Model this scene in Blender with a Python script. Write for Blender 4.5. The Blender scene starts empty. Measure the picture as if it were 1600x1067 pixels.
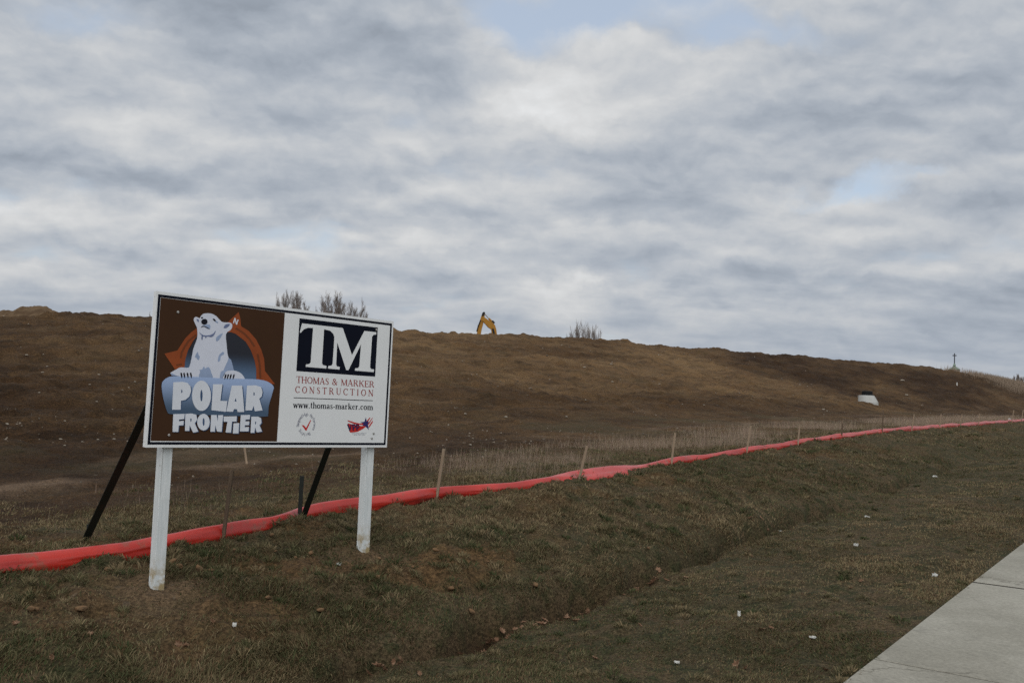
import bpy, bmesh, math, random
import numpy as np
from mathutils import Vector, Matrix

random.seed(7)
RNG = np.random.default_rng(11)
C = bpy.context.scene.collection
SC = bpy.context.scene
R = math.radians

# ------------------------------------------------------------------ camera
EYE = 1.95
FPX = 1461.0
W0, H0 = 1600.0, 1067.0
PITCH, ROLL = R(4.1), R(2.55)
cam_d = bpy.data.cameras.new("camera")
cam_d.sensor_width = 36.0
cam_d.lens = 36.0 * FPX / W0
cam_d.clip_start, cam_d.clip_end = 0.05, 20000
cam = bpy.data.objects.new("camera", cam_d)
C.objects.link(cam)
cam.matrix_world = Matrix.Translation((0, 0, EYE)) @ (Matrix.Rotation(R(90) + PITCH, 4, 'X') @ Matrix.Rotation(ROLL, 4, 'Z'))
SC.camera = cam
MW = np.array((Matrix.Rotation(R(90) + PITCH, 3, 'X') @ Matrix.Rotation(ROLL, 3, 'Z')))
EYEV = np.array([0, 0, EYE])

def ray(px, py):
    d = MW @ np.array([(px - W0 / 2) / FPX, -(py - H0 / 2) / FPX, -1.0])
    return d / np.linalg.norm(d)

def project(p):
    q = MW.T @ (np.asarray(p, float) - EYEV)
    return W0 / 2 + FPX * q[0] / -q[2], H0 / 2 - FPX * q[1] / -q[2]

# ------------------------------------------------------------------ render settings, sky, sun
SC.view_settings.view_transform = 'Standard'
SC.view_settings.look = 'None'
SC.view_settings.exposure = 0.0
SC.view_settings.gamma = 1.0
SC.render.engine = 'CYCLES'
SC.cycles.use_denoising = False
SC.cycles.max_bounces = 5
SC.cycles.diffuse_bounces = 3
SC.cycles.use_adaptive_sampling = False

SUN_AZ, SUN_EL = R(188), R(33)          # azimuth clockwise from +Y (the heading of the camera)
sun_dir = np.array([math.sin(SUN_AZ) * math.cos(SUN_EL), math.cos(SUN_AZ) * math.cos(SUN_EL), math.sin(SUN_EL)])
ld = bpy.data.lights.new("sun", 'SUN')
ld.energy, ld.angle, ld.color = 0.44, R(25), (1.0, 0.95, 0.88)
sun = bpy.data.objects.new("sun", ld)
C.objects.link(sun)
sun.location = (0, -20, 40)
sun.rotation_euler = Vector(-sun_dir).to_track_quat('-Z', 'Y').to_euler()

class NT:
    """small helper for building node trees"""
    def __init__(s, tree):
        s.t = tree
    def node(s, typ, **kw):
        n = s.t.nodes.new(typ)
        for k, v in kw.items():
            setattr(n, k, v)
        return n
    def link(s, a, b):
        s.t.links.new(a, b)
    def put(s, sock, v):
        if isinstance(v, bpy.types.NodeSocket):
            s.link(v, sock)
        elif isinstance(v, (tuple, list, np.ndarray)):
            v = tuple(float(q) for q in v)
            if sock.type == 'RGBA' and len(v) == 3:
                v = v + (1.0,)
            sock.default_value = v
        else:
            sock.default_value = v
    def m(s, op, a, b=0.0, c=0.0, clamp=False):
        n = s.node('ShaderNodeMath', operation=op, use_clamp=clamp)
        s.put(n.inputs[0], a); s.put(n.inputs[1], b); s.put(n.inputs[2], c)
        return n.outputs[0]
    def v(s, op, a, b=(0, 0, 0)):
        n = s.node('ShaderNodeVectorMath', operation=op)
        s.put(n.inputs[0], a)
        if op == 'SCALE':
            s.put(n.inputs['Scale'], b)
        else:
            s.put(n.inputs[1], b)
        return n.outputs['Value'] if op in ('DOT_PRODUCT', 'LENGTH', 'DISTANCE') else n.outputs[0]
    def xyz(s, x, y, z):
        n = s.node('ShaderNodeCombineXYZ')
        s.put(n.inputs[0], x); s.put(n.inputs[1], y); s.put(n.inputs[2], z)
        return n.outputs[0]
    def sep(s, a):
        n = s.node('ShaderNodeSeparateXYZ'); s.link(a, n.inputs[0])
        return n.outputs
    def noise(s, vec, scale, detail=4, rough=0.55, dist=0.0, color=False):
        n = s.node('ShaderNodeTexNoise')
        s.put(n.inputs['Vector'], vec)
        n.inputs['Scale'].default_value = scale
        n.inputs['Detail'].default_value = detail
        n.inputs['Roughness'].default_value = rough
        n.inputs['Distortion'].default_value = dist
        return n.outputs[1] if color else n.outputs[0]
    def mr(s, a, f0, f1, t0=0.0, t1=1.0, smooth=True):
        n = s.node('ShaderNodeMapRange')
        n.interpolation_type = 'SMOOTHSTEP' if smooth else 'LINEAR'
        s.put(n.inputs[0], a)
        for i, q in enumerate((f0, f1, t0, t1)):
            s.put(n.inputs[1 + i], q)
        return n.outputs[0]
    def mix(s, f, a, b, mode='MIX'):
        n = s.node('ShaderNodeMix', data_type='RGBA', blend_type=mode)
        s.put(n.inputs[0], f); s.put(n.inputs[6], a); s.put(n.inputs[7], b)
        return n.outputs[2]

world = bpy.data.worlds.new("World")
SC.world = world
world.use_nodes = True
world.cycles.sampling_method = 'MANUAL'
world.cycles.sample_map_resolution = 512

def build_world():
    t = world.node_tree
    t.nodes.clear()
    n = NT(t)
    out = n.node('ShaderNodeOutputWorld')
    bg = n.node('ShaderNodeBackground')
    bg.inputs['Strength'].default_value = 0.1
    n.link(bg.outputs[0], out.inputs['Surface'])
    sky = n.node('ShaderNodeTexSky', sky_type='NISHITA', sun_disc=False)
    sky.sun_elevation, sky.sun_rotation = SUN_EL, SUN_AZ
    sky.air_density, sky.dust_density, sky.ozone_density = 1.0, 0.6, 1.4
    d = n.node('ShaderNodeTexCoord').outputs['Generated']
    wc = n.noise(d, 9.0, 6, 0.6, color=True)
    dw = n.v('ADD', d, n.v('SCALE', n.v('SUBTRACT', wc, (0.5, 0.5, 0.5)), 0.085))
    x, y, z = n.sep(d)
    zc = n.m('POWER', n.m('ADD', n.m('MAXIMUM', z, 0.0), 0.10), 0.68)
    P = n.xyz(n.m('DIVIDE', x, zc), n.m('DIVIDE', y, zc), 3.7)
    P = n.v('ADD', P, (5.3, 1.15, 0))
    up = n.v('ADD', n.v('SCALE', n.v('SUBTRACT', P, (5.3, 1.15, 3.7)), 0.972), (5.3, 1.15, 3.7))
    Pf = n.v('MULTIPLY', P, (0.9, 1.25, 1))
    uf = n.v('MULTIPLY', up, (0.9, 1.25, 1))
    a0 = n.noise(Pf, 3.4, 8, 0.48, 0.2)
    a1 = n.noise(uf, 3.4, 8, 0.48, 0.2)
    soft = n.noise(Pf, 0.55, 2, 0.5)
    fine = n.noise(Pf, 6.0, 6, 0.6)
    wisp = n.noise(d, 26.0, 5, 0.62)
    dp = n.v('MULTIPLY', n.v('ADD', d, n.v('SCALE', n.v('SUBTRACT', wc, (0.5, 0.5, 0.5)), 0.05)), (1.0, 1.0, 2.1))
    b0 = n.noise(dp, 11.0, 8, 0.50, 0.1)
    b1 = n.noise(n.v('ADD', dp, (0, 0, 0.024)), 11.0, 8, 0.50, 0.1)
    # large cloud features: direction, half widths (in pixels of the photograph), brightness, cover
    feats = [
        (470, 70, 250, 85, -0.085, 0.14), (190, 185, 200, 40, 0.07, 0.10), (690, 110, 55, 60, -0.04, 0.1),
        (860, 150, 110, 60, 0.22, 0.10), (1100, 120, 120, 40, 0.09, 0.08), (1230, 240, 330, 45, -0.06, 0.14),
        (1500, 70, 170, 100, -0.07, 0.12), (800, 55, 70, 40, 0.05, -0.26), (960, 18, 180, 30, 0.05, -0.32),
        (1190, 58, 90, 22, 0.03, -0.26), (1440, 290, 95, 15, 0.03, -0.19), (1330, 305, 70, 9, 0.03, -0.10), (1560, 300, 60, 25, -0.05, 0.12), (1140, 404, 40, 9, 0.05, -0.13),
        (930, 440, 30, 8, 0.1, -0.16), (60, 12, 110, 26, 0.0, -0.12), (885, 465, 70, 35, 0.17, 0.12), (965, 465, 45, 20, -0.07, 0.1),
        (90, 330, 180, 14, 0.07, 0.05), (330, 330, 140, 12, 0.05, 0.05), (120, 260, 200, 30, -0.05, 0.06),
        (420, 260, 300, 40, -0.02, 0.06), (1250, 360, 300, 14, 0.06, 0.05), (700, 380, 180, 12, 0.06, 0.04),
        (1560, 520, 220, 60, -0.08, 0.1), (250, 450, 320, 22, 0.06, 0.08), (60, 475, 200, 25, -0.06, 0.1), (1200, 470, 380, 40, -0.035, 0.1),
        (870, 330, 330, 22, -0.03, 0.08),
    ]
    br = cv = None
    for (px, py, rx, ry, b_, c_) in feats:
        c = ray(px, py)
        rt = np.cross(c, (0, 0, 1)); rt /= np.linalg.norm(rt)
        uu = np.cross(rt, c)
        ga = n.m('MULTIPLY', n.v('DOT_PRODUCT', dw, rt), FPX / rx)
        off = float(np.dot(c, uu))
        gb = n.m('MULTIPLY', n.m('SUBTRACT', n.v('DOT_PRODUCT', dw, uu), off), FPX / ry)
        q = n.m('ADD', n.m('MULTIPLY', ga, ga), n.m('MULTIPLY', gb, gb))
        g = n.m('POWER', 2.71828, n.m('MULTIPLY', q, -0.7))
        g = n.m('MULTIPLY', g, n.m('GREATER_THAN', n.v('DOT_PRODUCT', d, c), 0.0))
        br = n.m('MULTIPLY_ADD', g, b_ * 1.15, br if br is not None else 0.0)
        cv = n.m('MULTIPLY_ADD', g, c_, cv if cv is not None else 0.0)
    cover = n.m('ADD', n.m('ADD', n.m('ADD', n.m('MULTIPLY', a0, 0.45), n.m('MULTIPLY', b0, 0.55)), cv), 0.05)
    cover = n.m('ADD', cover, n.m('MULTIPLY', n.m('SUBTRACT', wisp, 0.5), 0.04))
    mask = n.mr(cover, 0.25, 0.55)
    edge = n.m('MULTIPLY', n.m('SUBTRACT', a0, a1), 1.9)
    edge = n.mr(edge, -0.20, 0.20, -0.095, 0.095, smooth=False)
    thick = n.mr(a0, 0.38, 0.68, 0.045, -0.05)
    puff = n.mr(n.m('SUBTRACT', b0, b1), -0.16, 0.16, -0.07, 0.07, smooth=False)
    edge = n.m('ADD', n.m('MULTIPLY', edge, 0.6), puff)
    L = n.m('ADD', n.m('ADD', edge, thick), n.m("ADD", br, 0.53))
    L = n.m('ADD', L, n.m('MULTIPLY', n.m('SUBTRACT', fine, 0.5), 0.05))
    L = n.m('ADD', L, n.m('MULTIPLY', n.m('SUBTRACT', soft, 0.5), 0.07))
    L = n.m('ADD', L, n.m('MULTIPLY', n.m('SUBTRACT', wisp, 0.5), 0.03))
    L = n.m('MAXIMUM', L, 0.22)
    # the side of the sky the sun stands on is brighter
    toward = n.v('DOT_PRODUCT', d, tuple(sun_dir))
    L = n.m('MULTIPLY', L, n.mr(toward, -0.1, 0.9, 1.0, 1.8))
    tint = n.mix(n.mr(L, 0.34, 0.70), (0.872, 0.985, 1.145), (0.985, 1.0, 1.01))
    L = n.m('ADD', n.m('MULTIPLY', L, n.mr(z, 0.0, 0.16, 0.62, 1.0)), n.mr(z, 0.0, 0.16, 0.165, 0.0))
    cloud = n.v('SCALE', tint, n.m('MULTIPLY', L, 10.0))
    cloud = n.mix(n.mr(z, 0.02, 0.14, 0.35, 0.0), cloud, (3.9, 4.4, 5.15))
    blue = n.v('SCALE', n.v('MULTIPLY', sky.outputs[0], (1.0, 1.05, 1.0)), 1.15)
    blue = n.mix(0.62, blue, (5.9, 6.5, 7.5))
    col = n.mix(mask, blue, cloud)
    # below the horizon: the colour of the ground
    col = n.mix(n.mr(z, -0.03, 0.0), (0.5, 0.4, 0.3), col)
    n.link(col, bg.inputs['Color'])
build_world()

# ------------------------------------------------------------------ noise in numpy
_T = RNG.random((256, 256))
def vnoise(x, y, sc, seed=0):
    x = np.asarray(x, float) * sc + 17.3 * seed; y = np.asarray(y, float) * sc + 9.1 * seed
    xi = np.floor(x); yi = np.floor(y)
    fx = x - xi; fy = y - yi
    fx = fx * fx * fx * (fx * (fx * 6 - 15) + 10); fy = fy * fy * fy * (fy * (fy * 6 - 15) + 10)
    xi = xi.astype(np.int64); yi = yi.astype(np.int64)
    a = _T[xi & 255, yi & 255]; b = _T[(xi + 1) & 255, yi & 255]
    c = _T[xi & 255, (yi + 1) & 255]; d = _T[(xi + 1) & 255, (yi + 1) & 255]
    return (a + (b - a) * fx) * (1 - fy) + (c + (d - c) * fx) * fy - 0.5
def fbm(x, y, sc, oct=4, seed=0, gain=0.5):
    r = 0; a = 1.0
    for i in range(oct):
        r = r + a * vnoise(x, y, sc * 2.03 ** i, seed + i * 3 + 1)
        a *= gain
    return r
def sstep(a, b, x):
    t = np.clip((np.asarray(x, float) - a) / (b - a), 0, 1)
    return t * t * (3 - 2 * t)
def table(xs, ys, smooth, lo, hi, n=4000):
    g = np.linspace(lo, hi, n)
    v = np.interp(g, xs, ys)
    k = max(1, int(smooth / (hi - lo) * n))
    if k > 1:
        pad = np.concatenate([np.full(k, v[0]), v, np.full(k, v[-1])])
        ker = np.hanning(k + 2); ker /= ker.sum()
        v = np.convolve(pad, ker, mode='same')[k:-k]
    return lambda q: np.interp(q, g, v)

# ------------------------------------------------------------------ terrain
AL = R(37)
SA, CA = math.sin(AL), math.cos(AL)
def to_uv(X, Y): return X * SA + Y * CA, -X * CA + Y * SA
def to_xy(u, v): return u * SA - v * CA, u * CA + v * SA

Ff = table([-60, 0, 5.67, 8.9, 12, 15.3, 18.5, 21.7, 24.9, 28, 53, 85, 130, 200, 400],
           [-4.2, -1.64, -1.37, -1.19, -1.02, -.86, -.70, -.52, -.36, -.24, .48, 1.25, 2.2, 4.0, 6.0], 6, -60, 400)
Dd = table([-50, -1.5, 1.9, 2.6, 3.6, 4.4, 4.9, 5.35, 5.9, 6.6, 7.8, 9, 12, 14, 16, 20, 60],
           [-.30, -.30, -.30, -.33, -.40, -.48, -.50, -.38, -.22, -.125, -0.005, .02, -.05, -.04, .05, .25, .3], 0.45, -50, 60, 8000)
VT = table([-60, 40, 85, 120, 160, 400], [15, 16, 18, 13, 9, 8], 20, -60, 400)
RR = table([-60, 40, 80, 110, 140, 170, 400], [46, 48, 42, 33, 24, 18, 17], 20, -60, 400)
SKX = [-900, 0, 65, 130, 240, 400, 615, 700, 760, 850, 900, 1000, 1100, 1180, 1250, 1300, 1350, 1400, 1440, 1490, 1520, 1560, 1600, 1700, 2000, 2600]
SKY = [488, 494, 491, 492, 499, 508, 519, 521, 523, 526, 529, 538, 546, 551, 557, 562.5, 565.5, 569, 573, 579, 587, 595, 602, 617, 650, 690]
ug = np.linspace(-60, 400, 461)
Kg = np.zeros_like(ug)
for i, u_ in enumerate(ug):
    X_, Y_ = to_xy(u_, float(RR(u_)))
    zz = EYE + 5
    ok_ = Y_ > 12
    for _ in range(12 if ok_ else 0):
        px_, py_ = project((X_, Y_, zz))
        zz += (py_ - np.interp(px_, SKX, SKY)) * Y_ / FPX
    Kg[i] = zz if ok_ else np.nan
good = ~np.isnan(Kg)
Kg = np.interp(ug, ug[good], Kg[good])
kk = np.hanning(9); kk /= kk.sum()
Kg = np.convolve(np.pad(Kg, 4, mode='edge'), kk, mode='valid')
def Kf(u): return np.interp(u, ug, Kg)

PADS = []
POSTS = []       # filled below, (u, v) of sign posts: small spoil heaps
def walk_edge(u): return 1.893 - 0.0165 * np.clip(np.asarray(u, float) - 6, -8, 16)
GW = table([-60, 3, 5, 6, 7.6, 9, 11, 14, 22, 400], [.10, .12, .13, .20, .20, .12, .10, .09, .07, .06], 1.0, -60, 400, 8000)
def gully_on(u): return sstep(0.0, 0.25, 0.25 + vnoise(u, 0 * u, 0.45, 8) + 0.35 * sstep(4.5, 6, u) * (1 - sstep(13, 15, u))) * sstep(-4, 3, u) * (1 - 0.6 * sstep(16, 24, u))
def gully(u): return 4.92 + 0.14 * vnoise(u, 0 * u, 0.35, 5) + 0.13 * vnoise(u, 0 * u, 1.1, 6) + 0.10 * vnoise(u, 0 * u, 2.7, 12) + 0.06 * vnoise(u, 0 * u, 6.0, 13)
def height(X, Y, detail=True):
    X = np.asarray(X, float); Y = np.asarray(Y, float)
    u, v = to_uv(X, Y)
    base = EYE + Ff(u) + Dd(v)
    vt, rr, k = VT(u), RR(u), Kf(u)
    t = (v - vt) / np.maximum(rr - vt, 1)
    tc = np.clip(t, 0, 1)
    s = 0.45 * tc + 0.55 * tc * tc * (3 - 2 * tc)
    s = s * sstep(0.0, 0.12, tc) + tc * 0.35 * (1 - sstep(0.0, 0.12, tc))
    h = base + (k - base) * s
    beyond = np.maximum(v - rr, 0)
    drop = 1.4 * (1 - np.exp(-beyond / 8.0))
    drop = drop + 0.05 * np.minimum(beyond, 140) * sstep(115, 150, u)
    h = np.where(v > rr, k - drop, h)
    for (mx, my, mz, mr_) in PADS:
        w_ = 1 - sstep(mr_, mr_ * 2.6, np.hypot(X - mx, Y - my))
        h = h * (1 - w_) + mz * w_
    far = sstep(350, 900, np.hypot(X, Y))
    h = h * (1 - far) + (EYE + 2.0) * far
    for (pu, pv) in POSTS:
        d2 = (u - pu) ** 2 * 0.8 + (v - pv) ** 2
        h = h + 0.045 * np.exp(-d2 / 0.10)
    if not detail:
        return h
    lawn = sstep(1.85, 2.15, v) * (1 - sstep(9.5, 12.5, v))
    side = (v > 0.30) & (v < walk_edge(u) - 0.02)
    # erosion gully in the ditch
    gv = gully(u)
    on = gully_on(u); gw = GW(u) * (1 + 0.8 * vnoise(u, 0 * u, 1.7, 15))
    dv = v - gv
    notch = np.exp(-(np.minimum(dv + 0.5 * gw, 0) / (gw * 0.9)) ** 2) * (1 - sstep(0.05, 0.16, dv))
    h = h - lawn * (0.20 * on + 0.01) * notch + lawn * 0.06 * on * np.exp(-((dv - 0.30) / 0.16) ** 2)
    bank = sstep(5.0, 5.4, v) * (1 - sstep(7.5, 8.5, v))
    h = h + lawn * (0.05 * fbm(X, Y, 1.3, 4, 1) + (0.05 + 0.05 * bank) * fbm(X, Y, 4.5, 3, 9)
                    + 0.25 * bank * 0.35 * np.maximum(fbm(X, Y, 2.4, 2, 14), 0))
    wild = sstep(9.5, 12.5, v)
    hill = sstep(14, 20, v)
    crest = np.exp(-((v - rr) / 3.0) ** 2)
    h = h + wild * (0.07 * fbm(X, Y, 0.9, 4, 21) + 0.05 * fbm(X, Y, 3.0, 3, 22))
    h = h + hill * (0.35 * fbm(u, v, 0.16, 3, 31) * (1 - 0.7 * crest) + 0.20 * fbm(u * 0.35, v, 0.9, 4, 33) + 0.22 * np.maximum(fbm(X, Y, 1.1, 4, 35), 0) + 0.10 * fbm(X, Y, 3.0, 3, 37))
    h = h + crest * hill * (1 - 0.6 * sstep(90, 125, u)) * (0.20 * np.maximum(fbm(u, v, 0.8, 3, 41), -0.1) + 0.22 * np.maximum(vnoise(u, v, 1.7, 44) - 0.15, 0))
    # wheel ruts of the track
    tr = np.exp(-((v - 13.2) / 1.2) ** 2)
    h = h - tr * 0.06 * (np.exp(-((v - 12.5) / .22) ** 2) + np.exp(-((v - 14.0) / .22) ** 2))
    h = np.where(side, EYE + Ff(u) + Dd(v) - 0.10, h)
    return h

def hit(px, py, detail=False, rmax=400):
    d = ray(px, py)
    s = np.concatenate([np.arange(2, 40, 0.02), np.arange(40, rmax, 0.1)])
    P = EYEV[None] + d[None] * s[:, None]
    g = P[:, 2] - height(P[:, 0], P[:, 1], detail)
    i = np.argmax(g < 0)
    if g[i] >= 0:
        i = len(s) - 1
    p = P[i]
    return np.array([p[0], p[1], float(height(p[0], p[1], True))])

# ------------------------------------------------------------------ mesh helpers
def tag(o, label=None, cat=None, group=None, kind=None):
    if label: o["label"] = label
    if cat: o["category"] = cat
    if group: o["group"] = group
    if kind: o["kind"] = kind
    return o
def empty(name, loc, rz=0):
    o = bpy.data.objects.new(name, None)
    o.location = tuple(float(q) for q in loc); o.rotation_euler = (0, 0, rz)
    o.empty_display_size = 0.2
    C.objects.link(o)
    return o
def link_mesh(name, me, mat, parent=None):
    o = bpy.data.objects.new(name, me)
    if mat: me.materials.append(mat)
    C.objects.link(o)
    if parent: o.parent = parent
    return o
def big_mesh(name, V, Fc, mat, parent=None, colors=None, smooth=False):
    """V (n,3), Fc (m,k) with constant k; colours per vertex (n,3 or 4)"""
    me = bpy.data.meshes.new(name)
    V = np.ascontiguousarray(V, np.float32); Fc = np.ascontiguousarray(Fc, np.int32)
    m, k = Fc.shape
    me.vertices.add(len(V)); me.vertices.foreach_set('co', V.ravel())
    me.loops.add(m * k); me.loops.foreach_set('vertex_index', Fc.ravel())
    me.polygons.add(m)
    me.polygons.foreach_set('loop_start', np.arange(0, m * k, k, dtype=np.int32))
    if colors is not None:
        a = me.color_attributes.new('Col', 'FLOAT_COLOR', 'POINT')
        cc = np.ones((len(V), 4), np.float32); cc[:, :colors.shape[1]] = colors
        a.data.foreach_set('color', cc.ravel())
    me.update(calc_edges=True)
    if smooth:
        me.polygons.foreach_set('use_smooth', np.ones(m, bool))
    return link_mesh(name, me, mat, parent)

class MB:
    """collects simple shapes, then links them as ONE mesh object"""
    def __init__(s): s.bm = bmesh.new()
    def box(s, c, size, M=None, bev=0.0):
        r = bmesh.ops.create_cube(s.bm, size=1.0)
        vs = r['verts']
        for v in vs:
            v.co = Vector((v.co.x * size[0], v.co.y * size[1], v.co.z * size[2]))
        if bev:
            es = list({e for v in vs for e in v.link_edges})
            rb = bmesh.ops.bevel(s.bm, geom=es, offset=bev, segments=2, profile=0.6, affect='EDGES')
            vs = list({v for f in rb['faces'] for v in f.verts} | {v for v in vs if v.is_valid})
        for v in vs:
            p = v.co + Vector(c)
            v.co = M @ p if M else p
        return s
    def tube(s, pts, rad, seg=8, cap=True):
        pts = [Vector(p) for p in pts]
        if not hasattr(rad, '__len__'): rad = [rad] * len(pts)
        rings = []
        ref = Vector((0.31, 0.17, 0.93))
        for i, p in enumerate(pts):
            d = (pts[min(i + 1, len(pts) - 1)] - pts[max(i - 1, 0)]).normalized()
            a = d.cross(ref)
            if a.length < 0.1: a = d.cross(Vector((1, 0, 0)))
            a.normalize(); b = d.cross(a)
            rings.append([s.bm.verts.new(p + (a * math.cos(2 * math.pi * k / seg) + b * math.sin(2 * math.pi * k / seg)) * rad[i]) for k in range(seg)])
        for r0, r1 in zip(rings, rings[1:]):
            for k in range(seg):
                s.bm.faces.new((r0[k], r0[(k + 1) % seg], r1[(k + 1) % seg], r1[k]))
        if cap:
            s.bm.faces.new(list(reversed(rings[0]))); s.bm.faces.new(rings[-1])
        return s
    def prism(s, poly, y0, y1, M=None):
        """outline in (x, z), extruded along y"""
        A = [s.bm.verts.new((p[0], y0, p[1])) for p in poly]
        B = [s.bm.verts.new((p[0], y1, p[1])) for p in poly]
        n = len(poly)
        s.bm.faces.new(A); s.bm.faces.new(list(reversed(B)))
        for i in range(n):
            s.bm.faces.new((A[(i + 1) % n], A[i], B[i], B[(i + 1) % n]))
        if M:
            for v in A + B: v.co = M @ v.co
        return s
    def lathe(s, prof, c=(0, 0, 0), seg=28, shift=None):
        rings = []
        for j, (r, z) in enumerate(prof):
            sx = shift[j] if shift else 0.0
            rings.append([s.bm.verts.new((c[0] + sx + r * math.cos(2 * math.pi * k / seg), c[1] + r * math.sin(2 * math.pi * k / seg), c[2] + z)) for k in range(seg)])
        for r0, r1 in zip(rings, rings[1:]):
            for k in range(seg):
                s.bm.faces.new((r0[k], r0[(k + 1) % seg], r1[(k + 1) % seg], r1[k]))
        s.bm.faces.new(list(reversed(rings[0]))); s.bm.faces.new(rings[-1])
        return s
    def build(s, name, mat, parent=None, smooth=False, bevel=0.0):
        bmesh.ops.recalc_face_normals(s.bm, faces=s.bm.faces)
        me = bpy.data.meshes.new(name)
        s.bm.to_mesh(me); s.bm.free()
        if smooth:
            for p in me.polygons: p.use_smooth = True
        o = link_mesh(name, me, mat, parent)
        if bevel:
            b = o.modifiers.new('bevel', 'BEVEL'); b.width = bevel; b.segments = 2; b.limit_method = 'ANGLE'
        return o

# ------------------------------------------------------------------ materials
def lin(r, g, b):
    f = lambda c: (c / 255) / 12.92 if c <= 10 else (((c / 255) + 0.055) / 1.055) ** 2.4
    return (f(r), f(g), f(b))
def pr(r, g, b, k=1.85):
    """albedo of print on the sign, from the colour it shows in the photograph's light"""
    return tuple(min(0.85, q * k) for q in lin(r, g, b))
def mat(name, col, rough=0.7, var=0.12, scale=8.0, bump=0.0, bscale=60, metal=0.0, spec=0.15, col2=None, mix_lo=0.45, mix_hi=0.62, vec_scale=(1, 1, 1)):
    m = bpy.data.materials.new(name); m.use_nodes = True
    n = NT(m.node_tree)
    b = m.node_tree.nodes['Principled BSDF']
    co = n.node('ShaderNodeTexCoord').outputs['Object']
    if vec_scale != (1, 1, 1): co = n.v('MULTIPLY', co, vec_scale)
    ns = n.noise(co, scale, 5, 0.6)
    c = n.mix(n.mr(ns, mix_lo, mix_hi), col, col2) if col2 else n.v('SCALE', n.mix(0.0, col, col), n.mr(ns, 0.3, 0.7, 1 - var, 1 + var))
    n.put(b.inputs['Base Color'], c)
    b.inputs['Roughness'].default_value = rough
    b.inputs['Metallic'].default_value = metal
    b.inputs['Specular IOR Level'].default_value = spec
    if bump:
        bp = n.node('ShaderNodeBump'); bp.inputs['Strength'].default_value = bump; bp.inputs['Distance'].default_value = 0.02
        n.link(n.noise(co, bscale, 4, 0.6), bp.inputs['Height']); n.link(bp.outputs[0], b.inputs['Normal'])
    return m

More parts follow.
